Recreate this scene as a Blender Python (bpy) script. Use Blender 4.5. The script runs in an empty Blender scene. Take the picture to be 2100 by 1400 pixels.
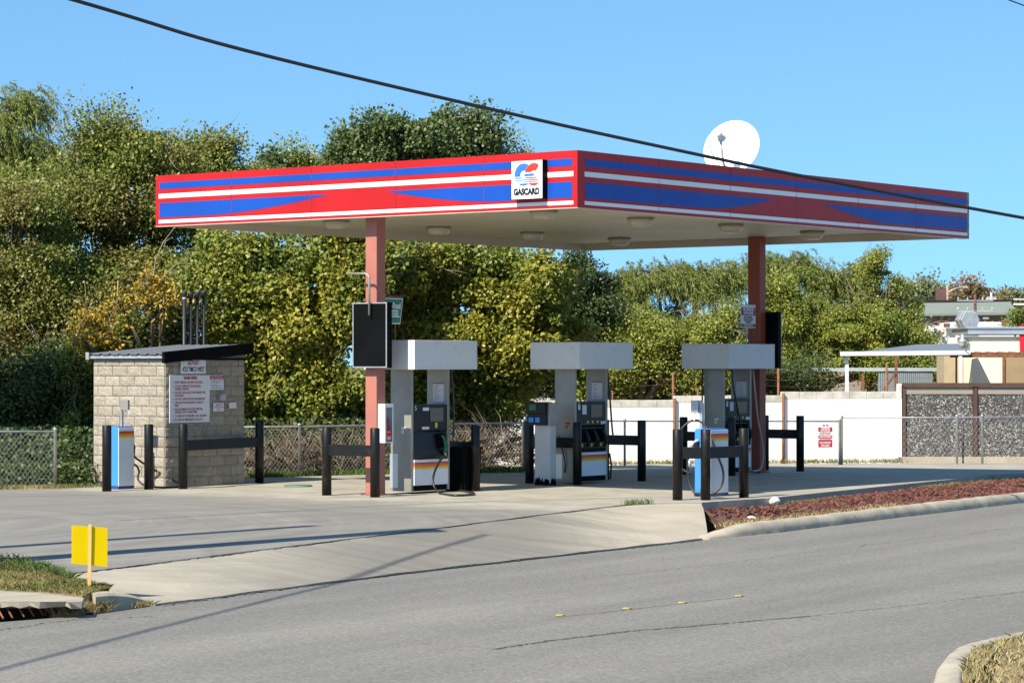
import bpy, math, random
import numpy as np
from mathutils import Vector, Matrix
random.seed(7)
SC = bpy.context.scene
COL = SC.collection

# ------------------------------------------------------------------ camera
F, PITCH, HC = 5426.83, 0.00886, 2.00523          # focal length in photo pixels (2100 wide), tilt, eye height
cam = bpy.data.cameras.new("camera"); cam.sensor_width = 36; cam.lens = F / 2100 * 36
cam.clip_start = 0.5; cam.clip_end = 6000
camo = bpy.data.objects.new("camera", cam); COL.objects.link(camo)
camo.location = (0, 0, HC); camo.rotation_euler = (math.pi / 2 + PITCH, 0, 0)
SC.camera = camo
# ------------------------------------------------------------------ light
SUN_AZ, SUN_EL = math.radians(51.0), math.radians(43)
TO_SUN = Vector((-math.cos(SUN_AZ) * math.cos(SUN_EL), -math.sin(SUN_AZ) * math.cos(SUN_EL), math.sin(SUN_EL)))
sun = bpy.data.lights.new("sun", 'SUN'); sun.energy = 5.0; sun.angle = math.radians(0.5); sun.color = (1, .92, .78)
suno = bpy.data.objects.new("sun", sun); COL.objects.link(suno)
suno.rotation_euler = TO_SUN.to_track_quat('Z', 'Y').to_euler(); suno.location = (-20, -20, 30)
W = bpy.data.worlds.new("World"); SC.world = W; W.use_nodes = True
nt = W.node_tree; nt.nodes.clear()
sky = nt.nodes.new("ShaderNodeTexSky"); sky.sky_type = 'NISHITA'; sky.sun_disc = False
sky.sun_elevation = SUN_EL; sky.sun_rotation = math.atan2(TO_SUN.x, TO_SUN.y)
sky.air_density = 1.0; sky.dust_density = 0.3; sky.ozone_density = 0.9; sky.altitude = 100
bg = nt.nodes.new("ShaderNodeBackground"); bg.inputs[1].default_value = 0.11
tcw = nt.nodes.new("ShaderNodeTexCoord"); liftv = nt.nodes.new("ShaderNodeVectorMath"); liftv.operation = 'ADD'; liftv.inputs[1].default_value = (0, 0, .19)
nt.links.new(tcw.outputs["Generated"], liftv.inputs[0]); nt.links.new(liftv.outputs[0], sky.inputs[0])   # clear dry air: no milky band at the horizon
out = nt.nodes.new("ShaderNodeOutputWorld")
tint = nt.nodes.new("ShaderNodeMixRGB"); tint.blend_type = 'MULTIPLY'; tint.inputs[0].default_value = 1; tint.inputs[2].default_value = (.76, 1.10, 1.20, 1)
nt.links.new(sky.outputs[0], tint.inputs[1]); nt.links.new(tint.outputs[0], bg.inputs[0]); nt.links.new(bg.outputs[0], out.inputs[0])
SC.view_settings.view_transform = 'Standard'; SC.view_settings.look = 'None'
SC.view_settings.gamma = 1; SC.view_settings.exposure = 0.74
SC.cycles.max_bounces = 8; SC.cycles.transparent_max_bounces = 16

# ------------------------------------------------------------------ frames of reference
YAW = 0.91309
KX, KY = .93904, 37.98464                          # ground point under the canopy's near corner
E2 = np.array([math.cos(YAW), math.sin(YAW)]); E1 = np.array([-math.sin(YAW), math.cos(YAW)])
_c, _s = math.cos(PITCH), math.sin(PITCH)
def ray(px, py):
    u = (px - 1050) / F; w = -(py - 700) / F
    return np.array([u, _c - _s * w, _s + _c * w])
O3 = np.array([0, 0, HC]); K2 = np.array([KX, KY])
def gp(px, py, z=0.):                              # point of a horizontal plane
    d = ray(px, py); return Vector(O3 + d * (z - HC) / d[2])
def yp(px, py, Y):                                 # point at a distance
    d = ray(px, py); return Vector(O3 + d * Y / d[1])
def S(x, y, z=0.):                                 # station frame: x along the pump row, y across it
    p = K2 + x * E2 + y * E1; return Vector((p[0], p[1], z))
def toS(p):
    v = np.array([p[0], p[1]]) - K2; return (float(v @ E2), float(v @ E1))
def onY(px, py, y0):                               # station plane y = y0 -> x, z
    d = ray(px, py); t = (y0 + K2 @ E1) / (d[:2] @ E1); p = O3 + d * t
    return float((p[:2] - K2) @ E2), float(p[2])
def onX(px, py, x0):
    d = ray(px, py); t = (x0 + K2 @ E2) / (d[:2] @ E2); p = O3 + d * t
    return float((p[:2] - K2) @ E1), float(p[2])

# ------------------------------------------------------------------ mesh builder
class MB:
    def __init__(s): s.v = []; s.f = []; s.m = []; s.sm = []
    def add(s, vs, fs, mi=0, smooth=False):
        o = len(s.v); s.v += [tuple(v) for v in vs]
        for f in fs: s.f.append(tuple(i + o for i in f)); s.m.append(mi); s.sm.append(smooth)
        return s
    def box(s, x0, x1, y0, y1, z0, z1, mi=0):
        x0, x1 = sorted((x0, x1)); y0, y1 = sorted((y0, y1)); z0, z1 = sorted((z0, z1))
        v = [(x, y, z) for z in (z0, z1) for y in (y0, y1) for x in (x0, x1)]
        return s.add(v, [(0, 2, 3, 1), (4, 5, 7, 6), (0, 1, 5, 4), (2, 6, 7, 3), (0, 4, 6, 2), (1, 3, 7, 5)], mi)
    def obox(s, c, ax, ay, az, mi=0):              # centre and three half-axis vectors
        c = Vector(c); ax = Vector(ax); ay = Vector(ay); az = Vector(az)
        v = [c + i * ax + j * ay + k * az for k in (-1, 1) for j in (-1, 1) for i in (-1, 1)]
        return s.add(v, [(0, 2, 3, 1), (4, 5, 7, 6), (0, 1, 5, 4), (2, 6, 7, 3), (0, 4, 6, 2), (1, 3, 7, 5)], mi)
    def bar(s, p, q, w, h, mi=0, up=(0, 0, 1)):
        p = Vector(p); q = Vector(q); d = (q - p); u = Vector(up); sd = d.cross(u).normalized(); u = sd.cross(d).normalized()
        return s.obox((p + q) / 2, d / 2, sd * w / 2, u * h / 2, mi)
    def prism(s, poly, fn, w0, w1, mi=0):          # poly of (u,v), fn(u,v,w)->xyz
        n = len(poly); a = [fn(u, v, w0) for u, v in poly]; b = [fn(u, v, w1) for u, v in poly]
        fs = [tuple(range(n))[::-1], tuple(range(n, 2 * n))] + [(i, (i + 1) % n, n + (i + 1) % n, n + i) for i in range(n)]
        return s.add(a + b, fs, mi)
    def tube(s, path, r, n=8, mi=0, smooth=True):
        path = [Vector(p) for p in path]; k = len(path); rs = r if isinstance(r, (list, tuple)) else [r] * k
        vs = []; prev = None
        for i, p in enumerate(path):
            t = (path[min(i + 1, k - 1)] - path[max(i - 1, 0)])
            if t.length < 1e-9: t = Vector((0, 0, 1))
            t.normalize()
            if prev is None:
                a = t.orthogonal().normalized()
            else:
                a = prev - t * prev.dot(t)
                a = a.normalized() if a.length > 1e-6 else t.orthogonal().normalized()
            prev = a; b = t.cross(a)
            vs += [p + rs[i] * (math.cos(2 * math.pi * j / n) * a + math.sin(2 * math.pi * j / n) * b) for j in range(n)]
        fs = [(i * n + j, i * n + (j + 1) % n, (i + 1) * n + (j + 1) % n, (i + 1) * n + j) for i in range(k - 1) for j in range(n)]
        s.add(vs, fs, mi, smooth)
        o = len(s.v) - len(vs)
        s.f.append(tuple(o + j for j in range(n))[::-1]); s.m.append(mi); s.sm.append(False)
        s.f.append(tuple(o + (k - 1) * n + j for j in range(n))); s.m.append(mi); s.sm.append(False)
        return s
    def lathe(s, prof, n=24, c=(0, 0, 0), mi=0, axis=None, smooth=True):
        c = Vector(c); ax = Vector(axis or (0, 0, 1)).normalized(); a = ax.orthogonal().normalized(); b = ax.cross(a)
        vs = [c + ax * z + r * (math.cos(2 * math.pi * j / n) * a + math.sin(2 * math.pi * j / n) * b) for r, z in prof for j in range(n)]
        k = len(prof)
        fs = [(i * n + j, i * n + (j + 1) % n, (i + 1) * n + (j + 1) % n, (i + 1) * n + j) for i in range(k - 1) for j in range(n)]
        return s.add(vs, fs, mi, smooth)
    def build(s, name, mats, parent=None, bevel=0, loc=None, rotz=0):
        me = bpy.data.meshes.new(name); me.from_pydata(s.v, [], s.f); me.update()
        for m in (mats if isinstance(mats, (list, tuple)) else [mats]): me.materials.append(m)
        me.polygons.foreach_set("material_index", s.m); me.polygons.foreach_set("use_smooth", s.sm)
        o = bpy.data.objects.new(name, me); COL.objects.link(o)
        if parent: o.parent = parent
        if loc is not None: o.location = loc
        o.rotation_euler.z = rotz
        if bevel:
            b = o.modifiers.new("bevel", 'BEVEL'); b.width = bevel; b.segments = 2; b.limit_method = 'ANGLE'; b.angle_limit = math.radians(50)
        return o

def tag(o, label=None, cat=None, group=None, kind=None):
    if label: o["label"] = label
    if cat: o["category"] = cat
    if group: o["group"] = group
    if kind: o["kind"] = kind
    return o
def thing(name, label, cat, loc=(0, 0, 0), rotz=0, group=None):
    o = bpy.data.objects.new(name, None); COL.objects.link(o); o.empty_display_size = .2
    o.location = loc; o.rotation_euler.z = rotz
    return tag(o, label, cat, group)
def copy_tree(o, parent=None):
    c = o.copy(); COL.objects.link(c); c.parent = parent
    for ch in [k for k in bpy.data.objects if k.parent == o]: copy_tree(ch, c)
    return c

# ------------------------------------------------------------------ materials
def nodes_of(name):
    m = bpy.data.materials.new(name); m.use_nodes = True; t = m.node_tree
    return m, t, t.nodes["Principled BSDF"]
def N(t, kind, **kw):
    n = t.nodes.new(kind)
    for k, v in kw.items(): setattr(n, k, v)
    return n
def coords(t, scale=(1, 1, 1), rot=0):
    tc = N(t, "ShaderNodeTexCoord"); v = tc.outputs["Object"]
    if rot:                                         # turn first, stretch afterwards
        mr = N(t, "ShaderNodeMapping"); mr.inputs["Rotation"].default_value = (0, 0, rot); t.links.new(v, mr.inputs[0]); v = mr.outputs[0]
    mp = N(t, "ShaderNodeMapping"); mp.inputs["Scale"].default_value = scale; t.links.new(v, mp.inputs[0]); return mp.outputs[0]
def noise(t, vec, scale, detail=4, rough=.6):
    n = N(t, "ShaderNodeTexNoise"); n.inputs["Scale"].default_value = scale; n.inputs["Detail"].default_value = detail
    n.inputs["Roughness"].default_value = rough
    if vec is not None: t.links.new(vec, n.inputs["Vector"])
    return n.outputs["Fac"]
def ramp(t, fac, stops, mode='LINEAR'):
    r = N(t, "ShaderNodeValToRGB"); r.color_ramp.interpolation = mode; e = r.color_ramp.elements
    while len(e) < len(stops): e.new(.5)
    for i, (p, c) in enumerate(stops):
        e[i].position = p; e[i].color = (c if hasattr(c, '__len__') else (c, c, c)) + (1,) if not hasattr(c, '__len__') or len(c) == 3 else c
    t.links.new(fac, r.inputs[0]); return r.outputs[0]
def mix(t, fac, a, b, mode='MIX'):
    n = N(t, "ShaderNodeMixRGB", blend_type=mode)
    for i, x in enumerate((fac, a, b)):
        if isinstance(x, bpy.types.NodeSocket): t.links.new(x, n.inputs[i])
        elif hasattr(x, '__len__'): n.inputs[i].default_value = tuple(x) + (1,)
        else: n.inputs[i].default_value = x
    return n.outputs[0]
def bump(t, b, h, strength=.3, dist=.01):
    n = N(t, "ShaderNodeBump"); n.inputs["Strength"].default_value = strength; n.inputs["Distance"].default_value = dist
    t.links.new(h, n.inputs["Height"]); t.links.new(n.outputs[0], b.inputs["Normal"])
def pm(name, col, rough=.5, metal=0., var=.12, vs=2.5, bmp=0, bs=60, dirt=None, ds=6, spec=.5, dist=.004):
    m, t, b = nodes_of(name); v = coords(t)
    lo = tuple(c * (1 - var) for c in col); hi = tuple(min(1, c * (1 + var)) for c in col)
    c = ramp(t, noise(t, v, vs, 6), [(.3, lo), (.7, hi)])
    if dirt:
        f = ramp(t, noise(t, v, ds, 8, .7), [(.58, 0.), (.75, 1.)])
        c = mix(t, f, c, dirt)
    t.links.new(c, b.inputs["Base Color"]); b.inputs["Roughness"].default_value = rough; b.inputs["Metallic"].default_value = metal
    b.inputs["Specular IOR Level"].default_value = spec
    if bmp: bump(t, b, noise(t, v, bs, 4), bmp, dist)
    return m
M = {}
M['red'] = pm('fascia_red', (.42, .013, .014), .3, var=.1, vs=.7, spec=.22, bmp=.7, bs=1.3, dist=.02)
M['blue'] = pm('fascia_blue', (.010, .066, .36), .3, var=.1, vs=.7, spec=.22, bmp=.7, bs=1.3, dist=.02)
M['white'] = pm('white_paint', (.8, .8, .79), .35, var=.03, vs=1)
M['fwhite'] = pm('stripe_white', (.8, .8, .79), .32, var=.03, vs=.7, bmp=.5, bs=1.3, dist=.02)
M['tan'] = pm('soffit_tan', (.56, .51, .40), .5, var=.08, vs=.6)
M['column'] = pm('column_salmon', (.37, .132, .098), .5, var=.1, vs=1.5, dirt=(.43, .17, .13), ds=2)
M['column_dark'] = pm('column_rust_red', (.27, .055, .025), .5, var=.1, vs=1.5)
M['post'] = pm('post_black', (.008, .0075, .0068), .42, var=.3, vs=6, spec=.3, dirt=(.04, .037, .03), ds=3, bmp=.15, bs=30)
M['black'] = pm('black_plastic', (.009, .009, .0095), .35, var=.2, spec=.3)
M['matblack'] = pm('matt_black', (.0035, .004, .0042), .6, var=.4, vs=1.2, spec=.06)
M['rubber'] = pm('hose_rubber', (.015, .015, .016), .4, var=.1)
M['greyhose'] = pm('hose_grey', (.33, .33, .34), .35, var=.1)
M['steel'] = pm('brushed_steel', (.30, .285, .25), .42, .35, var=.12, vs=3)
M['galv'] = pm('galvanised', (.42, .43, .44), .45, .6, var=.2, vs=8)
M['alum'] = pm('aluminium', (.55, .56, .57), .35, .6, var=.1)
M['topper'] = pm('topper_white', (.64, .645, .64), .4, var=.05, vs=2, dirt=(.52, .51, .48), ds=5)
M['pwhite'] = pm('panel_white', (.72, .73, .76), .4, var=.05, vs=3)
M['pred'] = pm('stripe_red', (.6, .03, .02), .4); M['porange'] = pm('stripe_orange', (.75, .17, .015), .4)
M['porange2'] = pm('stripe_amber', (.8, .33, .02), .4); M['pyellow'] = pm('stripe_yellow', (.8, .58, .02), .4)
M['sky_blue'] = pm('cabinet_blue', (.045, .23, .62), .4, var=.06)
M['text_red'] = pm('text_red', (.42, .03, .035), .5); M['text_black'] = pm('text_black', (.01, .01, .012), .5)
M['text_white'] = pm('text_white', (.8, .8, .8), .5); M['sign_white'] = pm('sign_white', (.68, .69, .70), .45, var=.04)
M['sign_red'] = pm('sign_red', (.40, .02, .03), .45); M['sign_maroon'] = pm('sign_maroon', (.22, .02, .025), .45)
M['sign_green'] = pm('sign_green', (.015, .16, .09), .4)
M['logo_blue'] = pm('logo_blue', (.03, .15, .75), .4, var=.03); M['logo_red'] = pm('logo_red', (.80, .035, .01), .4, var=.03)
M['logo_white'] = pm('logo_white', (.85, .85, .85), .35, var=.01)
M['rust'] = pm('rusty_steel', (.20, .075, .035), .8, var=.4, vs=9, bmp=.3, bs=40)
M['wood'] = pm('stake_wood', (.62, .36, .12), .7, var=.15, vs=12)
M['yellow'] = pm('sign_yellow', (.88, .60, .001), .5, var=.03, spec=.1)
M['marker'] = pm('marker_yellow', (.38, .30, .08), .7, var=.4, vs=40)
M['glass_dark'] = pm('display_glass', (.10, .10, .085), .12, var=.05)
M['lens'] = pm('light_lens', (.50, .47, .37), .25, var=.15, vs=14)
M['nozzle_green'] = pm('nozzle_green', (.01, .13, .05), .4)
M['sticker'] = pm('sticker_white', (.62, .64, .66), .5, var=.03)
M['btn'] = pm('button_yellow', (.6, .5, .03), .5)
M['roofmetal'] = pm('roof_metal', (.22, .235, .25), .45, .3, var=.1, vs=3)
M['dish'] = pm('dish_white', (.85, .85, .85), .5, var=.02)
M['cable'] = pm('cable_black', (.012, .012, .014), .5)
M['bark'] = pm('bark', (.11, .085, .06), .9, var=.35, vs=8, bmp=.6, bs=20, dist=.02)
M['twig'] = pm('twig_grey', (.25, .20, .14), .9, var=.4, vs=5)
M['cream'] = pm('stucco_cream', (.84, .75, .55), .8, var=.05, vs=1.5, bmp=.2)
M['greyblue'] = pm('corrugated_greyblue', (.22, .27, .28), .5, var=.12, vs=2)
M['roofgreen'] = pm('roof_green', (.20, .225, .19), .7, var=.08, vs=.3)
M['farwhite'] = pm('far_white', (.62, .62, .60), .7, var=.1, vs=.5); M['fargrey'] = pm('far_grey', (.25, .26, .27), .7, var=.25, vs=.5)
M['signred2'] = pm('banner_red', (.65, .01, .03), .4)
M['carblue'] = pm('car_blue', (.03, .055, .17), .2, var=.03); M['pipe'] = pm('pipe_black', (.02, .02, .022), .5, var=.2)
M['dark'] = pm('dark_void', (.012, .011, .010), .9, var=.3)
M['trailer'] = pm('trailer_white', (.75, .75, .75), .4, var=.04)
M['brick'] = pm('chimney_brick', (.12, .06, .05), .8, var=.3, vs=4)

def concrete(name, base, dark, rot, wear=0.5, grain=.16):
    m, t, b = nodes_of(name); v = coords(t); vr = coords(t, (.28, 2.6, 1), rot)
    st = noise(t, vr, 1.1, 7, .62); big = noise(t, v, .22, 5, .55); fine = noise(t, v, 38, 5, .7)
    f = ramp(t, st, [(.38, 0.), (.66, 1.)]); g = ramp(t, big, [(.5 - wear * .35, 1.), (.85 - wear * .3, 0.)])
    c = mix(t, mix(t, 1., f, g, 'MULTIPLY'), base, dark)
    c = mix(t, ramp(t, big, [(.3, 0.), (.75, .55)]), c, dark)
    c = mix(t, grain, c, ramp(t, fine, [(.25, .05), (.75, .85)]), 'OVERLAY')
    t.links.new(c, b.inputs["Base Color"]); b.inputs["Roughness"].default_value = .85
    bump(t, b, fine, .25, .006); return m
RA = math.radians(58)
M['conc'] = concrete('concrete_pale', (.44, .385, .295), (.28, .25, .20), -YAW, .35)
def arcs(t, cx, cy, k, seed=0.):                    # streaks that circle a turning centre
    tc = N(t, "ShaderNodeTexCoord"); sub = N(t, "ShaderNodeVectorMath", operation='SUBTRACT'); sub.inputs[1].default_value = (cx, cy, 0)
    t.links.new(tc.outputs["Object"], sub.inputs[0]); ln = N(t, "ShaderNodeVectorMath", operation='LENGTH'); t.links.new(sub.outputs[0], ln.inputs[0])
    wob = N(t, "ShaderNodeMath", operation='MULTIPLY_ADD'); t.links.new(noise(t, tc.outputs["Object"], .25, 2), wob.inputs[0]); wob.inputs[1].default_value = 1.3; t.links.new(ln.outputs["Value"], wob.inputs[2])
    cb = N(t, "ShaderNodeCombineXYZ"); t.links.new(wob.outputs[0], cb.inputs[0]); cb.inputs[1].default_value = seed
    sc = N(t, "ShaderNodeVectorMath", operation='MULTIPLY_ADD'); t.links.new(sub.outputs[0], sc.inputs[0]); sc.inputs[1].default_value = (.05, .05, 0); t.links.new(cb.outputs[0], sc.inputs[2])
    return noise(t, sc.outputs[0], k, 8, .7)
def mul(t, c, fac, lo, hi, a=.25, b=.75): return mix(t, 1., c, ramp(t, fac, [(a, lo), (b, hi)]), 'MULTIPLY')
def slab_mat():                                    # pale concrete with the darker band that turning tyres have worn into it
    m, t, b = nodes_of('station_concrete'); v = coords(t)
    sx = N(t, "ShaderNodeSeparateXYZ"); rot = coords(t, (1, 1, 1), -YAW); t.links.new(rot, sx.inputs[0])
    wob = noise(t, v, .5, 3)
    streak = noise(t, coords(t, (.35, 3.2, 1), -.35), 1.0, 7, .65)
    ma = N(t, "ShaderNodeMath", operation='MULTIPLY_ADD'); t.links.new(wob, ma.inputs[0]); ma.inputs[1].default_value = 1.6
    t.links.new(sx.outputs[0], ma.inputs[2])
    x0 = float(K2 @ E2)                             # object coordinates are world ones: x along the row
    mr = N(t, "ShaderNodeMapRange"); t.links.new(ma.outputs[0], mr.inputs[0])
    mr.inputs[1].default_value = x0 - 1.0 + .8; mr.inputs[2].default_value = x0 - 2.1 + .8; mr.inputs[3].default_value = 0; mr.inputs[4].default_value = 1
    f = mix(t, 1., mr.outputs[0], ramp(t, streak, [(.25, .55), (.62, 1.)]), 'MULTIPLY')
    fine = noise(t, v, 38, 5, .7); blot = noise(t, v, 1.3, 6, .65)
    base = ramp(t, blot, [(.3, (.28, .255, .21)), (.62, (.42, .387, .318))])
    c = mix(t, f, base, ramp(t, streak, [(.25, (.125, .12, .110)), (.5, (.185, .175, .157)), (.8, (.265, .248, .215))]))
    c = mix(t, mix(t, 1., f, ramp(t, arcs(t, -9., 33., 2.6), [(.42, 0.), (.66, .55)]), 'MULTIPLY'), c, (.35, .325, .275))
    c = mix(t, mix(t, 1., f, ramp(t, arcs(t, 3., 28., 2.2, 4.), [(.46, 0.), (.70, .6)]), 'MULTIPLY'), c, (.115, .112, .108))
    oil = ramp(t, noise(t, v, .9, 5, .6), [(.60, 0.), (.75, .6)])
    c = mix(t, oil, c, (.14, .13, .115))
    drip = ramp(t, noise(t, v, 4.2, 4, .6), [(.69, 0.), (.74, .65)]); c = mix(t, drip, c, (.10, .095, .085))
    c = mul(t, c, fine, .78, 1.)
    t.links.new(c, b.inputs["Base Color"]); b.inputs["Roughness"].default_value = .85; bump(t, b, fine, .2, .006); return m
M['slab'] = slab_mat()
def drive_mat():                                   # apron: bright at its ends, worn grey where the cars swing through
    m, t, b = nodes_of('driveway_concrete'); v = coords(t); sx = N(t, "ShaderNodeSeparateXYZ"); t.links.new(v, sx.inputs[0])
    wob = N(t, "ShaderNodeMath", operation='MULTIPLY_ADD'); t.links.new(arcs(t, 5.5, 40., 1.6), wob.inputs[0]); wob.inputs[1].default_value = 3.2; t.links.new(sx.outputs[0], wob.inputs[2])
    def mr(a, b_):
        n = N(t, "ShaderNodeMapRange"); t.links.new(wob.outputs[0], n.inputs[0]); n.inputs[1].default_value = a; n.inputs[2].default_value = b_; n.interpolation_type = 'SMOOTHSTEP'; return n.outputs[0]
    f = mix(t, 1., mr(-2.2, .4), mr(3.6, 1.6), 'MULTIPLY')
    ar = arcs(t, 5.5, 40., 2.8, 7.); ar2 = arcs(t, -6., 31., 2.6, 2.); fine = noise(t, v, 38, 5, .7); big = noise(t, v, .6, 5)
    pale = ramp(t, big, [(.3, (.38, .335, .255)), (.7, (.50, .44, .34))]); grey = ramp(t, ar, [(.3, (.165, .153, .132)), (.7, (.265, .243, .20))])
    c = mix(t, f, pale, grey); c = mix(t, ramp(t, ar2, [(.5, 0.), (.72, .5)]), c, (.20, .19, .17)); c = mix(t, ramp(t, ar, [(.56, 0.), (.75, .4)]), c, (.15, .145, .135))
    drip = ramp(t, noise(t, v, 3.1, 4, .6), [(.69, 0.), (.73, .6)]); c = mix(t, drip, c, (.12, .115, .10))
    c = mul(t, c, fine, .78, 1.); t.links.new(c, b.inputs["Base Color"]); b.inputs["Roughness"].default_value = .85; bump(t, b, fine, .25, .006); return m
M['drive'] = drive_mat()
def asphalt():
    m, t, b = nodes_of('road_asphalt'); v = coords(t); vr = coords(t, (.12, 1.6, 1), -RA)
    st = noise(t, vr, .55, 6, .6); big = noise(t, v, .35, 5); fine = noise(t, v, 55, 3, .8); sp = noise(t, v, 26, 3, .85)
    c = mix(t, ramp(t, st, [(.34, 0.), (.62, 1.)]), (.168, .160, .143), (.235, .221, .192))
    c = mix(t, ramp(t, big, [(.4, 0.), (.8, .6)]), c, (.150, .144, .132))
    c = mul(t, c, sp, .58, 1.32, .3, .7); c = mul(t, c, fine, .70, 1.2, .3, .7)
    c = mix(t, ramp(t, noise(t, v, 2.3, 4, .6), [(.68, 0.), (.74, .5)]), c, (.10, .10, .098))
    t.links.new(c, b.inputs["Base Color"]); b.inputs["Roughness"].default_value = .88
    bump(t, b, sp, .5, .01); return m
M['road'] = asphalt()
M['kerb'] = pm('kerb_concrete', (.37, .325, .25), .9, var=.22, vs=3, bmp=.5, bs=30, dirt=(.20, .18, .14), ds=5, dist=.01)
M['dirt'] = pm('dry_soil', (.24, .18, .11), .95, var=.3, vs=5, bmp=.5, bs=20, dist=.02)
M['soil_red'] = pm('gravel_soil', (.12, .055, .038), .95, var=.3, vs=8, bmp=.6, bs=25, dist=.02)
M['tar'] = pm('tar_seam', (.075, .073, .07), .8, var=.3); M['faint_yellow'] = pm('worn_yellow', (.27, .235, .13), .8, var=.3, vs=9)
M['crack'] = pm('joint_dark', (.06, .052, .042), .9, var=.4, vs=9)
def island_mat(name, pal, rough=.45, trans=.26, spec=.35, nscale=.55, pal2=None, bias=.5):
    """leaves or stones: every separate piece picks its own colour out of a palette"""
    m, t, b = nodes_of(name); g = N(t, "ShaderNodeNewGeometry")
    def cr(p):
        st = [(i / len(p), c) for i, c in enumerate(p)]
        return ramp(t, g.outputs["Random Per Island"], st, 'CONSTANT')
    c = cr(pal)
    if pal2:
        w = noise(t, coords(t), nscale, 3, .55); c = mix(t, ramp(t, w, [(bias - .09, 0.), (bias + .09, 1.)]), c, cr(pal2))
    t.links.new(c, b.inputs["Base Color"]); b.inputs["Roughness"].default_value = rough; b.inputs["Specular IOR Level"].default_value = spec
    if trans:
        tr = N(t, "ShaderNodeBsdfTranslucent"); t.links.new(mix(t, 1., c, (1., 1., .55), 'MULTIPLY'), tr.inputs[0])
        ms = N(t, "ShaderNodeMixShader"); ms.inputs[0].default_value = trans
        t.links.new(b.outputs[0], ms.inputs[1]); t.links.new(tr.outputs[0], ms.inputs[2])
        t.links.new(ms.outputs[0], t.nodes["Material Output"].inputs[0])
    return m
YG = [(.35, .315, .042), (.27, .285, .038), (.21, .245, .034), (.45, .375, .055), (.15, .195, .032), (.27, .235, .038)]
GR = [(.165, .21, .034), (.13, .18, .03), (.21, .25, .042), (.10, .145, .026), (.27, .27, .048)]
OL = [(.195, .18, .046), (.225, .19, .056), (.15, .155, .04), (.25, .205, .07), (.125, .14, .036), (.26, .19, .055), (.17, .18, .04)]
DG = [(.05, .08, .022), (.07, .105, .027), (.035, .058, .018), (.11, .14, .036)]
WL = [(0.196, 0.230, 0.042), (0.140, 0.186, 0.036), (0.266, 0.269, 0.060), (0.098, 0.141, 0.029)]
PO = [(0.075, 0.120, 0.032), (0.106, 0.156, 0.046), (0.056, 0.090, 0.025), (0.163, 0.192, 0.069)]
GO = [(.50, .30, .02), (.42, .27, .03), (.30, .24, .03), (.16, .16, .03)]
M['leaf_yg'] = island_mat('leaves_yellow_green', YG, pal2=GR, bias=.49)
M['leaf_mix'] = island_mat('leaves_mixed', YG[1:5] + GR[:2], pal2=GR, bias=.5)
M['leaf_ol'] = island_mat('leaves_olive', OL, pal2=GR, bias=.50)
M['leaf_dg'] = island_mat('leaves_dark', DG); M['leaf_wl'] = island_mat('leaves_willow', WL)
M['leaf_po'] = island_mat('leaves_poplar', PO); M['leaf_go'] = island_mat('leaves_gold', GO)
M['leaf_br'] = island_mat('leaves_rusty', [(.26, .14, .05), (.20, .15, .07), (.17, .15, .08)])
M['leaf_far'] = island_mat('leaves_far', [(.19, .21, .10), (.22, .22, .11), (.15, .18, .09)])  # paled palette: distance haze is put into the leaf colour
M['brush'] = island_mat('dry_brush', [(.15, .115, .075), (.10, .075, .048), (.25, .20, .135), (.06, .045, .032)], .9, 0, .1)
M['grass'] = island_mat('grass_mixed', [(.10, .16, .03), (.16, .19, .05), (.30, .26, .10), (.38, .31, .15), (.07, .12, .025)], .7, .2, .2, 1.2,
                        [(.40, .31, .15), (.46, .37, .20), (.30, .24, .11), (.22, .2, .07)], .52)
M['grass_dry'] = island_mat('grass_dry', [(.46, .36, .18), (.52, .43, .25), (.36, .27, .12), (.25, .22, .08)], .8, .15, .2)
M['grass_green'] = island_mat('grass_green', [(.07, .15, .03), (.10, .19, .04), (.05, .10, .02), (.18, .2, .06)], .6, .2, .3)
M['lava'] = island_mat('lava_rock', [(.105, .040, .030), (.13, .048, .036), (.08, .030, .024), (.17, .075, .058), (.055, .027, .024), (.12, .072, .055)], .95, 0, .1)
M['rockwhite'] = pm('limestone', (.66, .60, .50), .9, var=.15, vs=7, bmp=.6, bs=18, dist=.02)

# ------------------------------------------------------------------ text
def text_mb(mb, body, size, origin, xd, up, mi=0, sx=1., align='CENTER', bold=0., lift=.003, fit=None):
    cu = bpy.data.curves.new("lettering", 'FONT'); cu.body = body; cu.size = size; cu.align_x = align; cu.align_y = 'CENTER'
    cu.offset = bold; cu.resolution_u = 3
    ob = bpy.data.objects.new("lettering", cu); COL.objects.link(ob)
    me = bpy.data.meshes.new_from_object(ob.evaluated_get(bpy.context.evaluated_depsgraph_get()))
    xd = Vector(xd); up = Vector(up); n = xd.cross(up); o = Vector(origin) + n * lift
    if fit:
        xs = [v.co.x for v in me.vertices]; sx = fit / max(1e-6, max(xs) - min(xs))
    mb.add([o + xd * v.co.x * sx + up * v.co.y for v in me.vertices], [tuple(p.vertices) for p in me.polygons], mi)
    bpy.data.objects.remove(ob); bpy.data.curves.remove(cu); bpy.data.meshes.remove(me)

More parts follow.
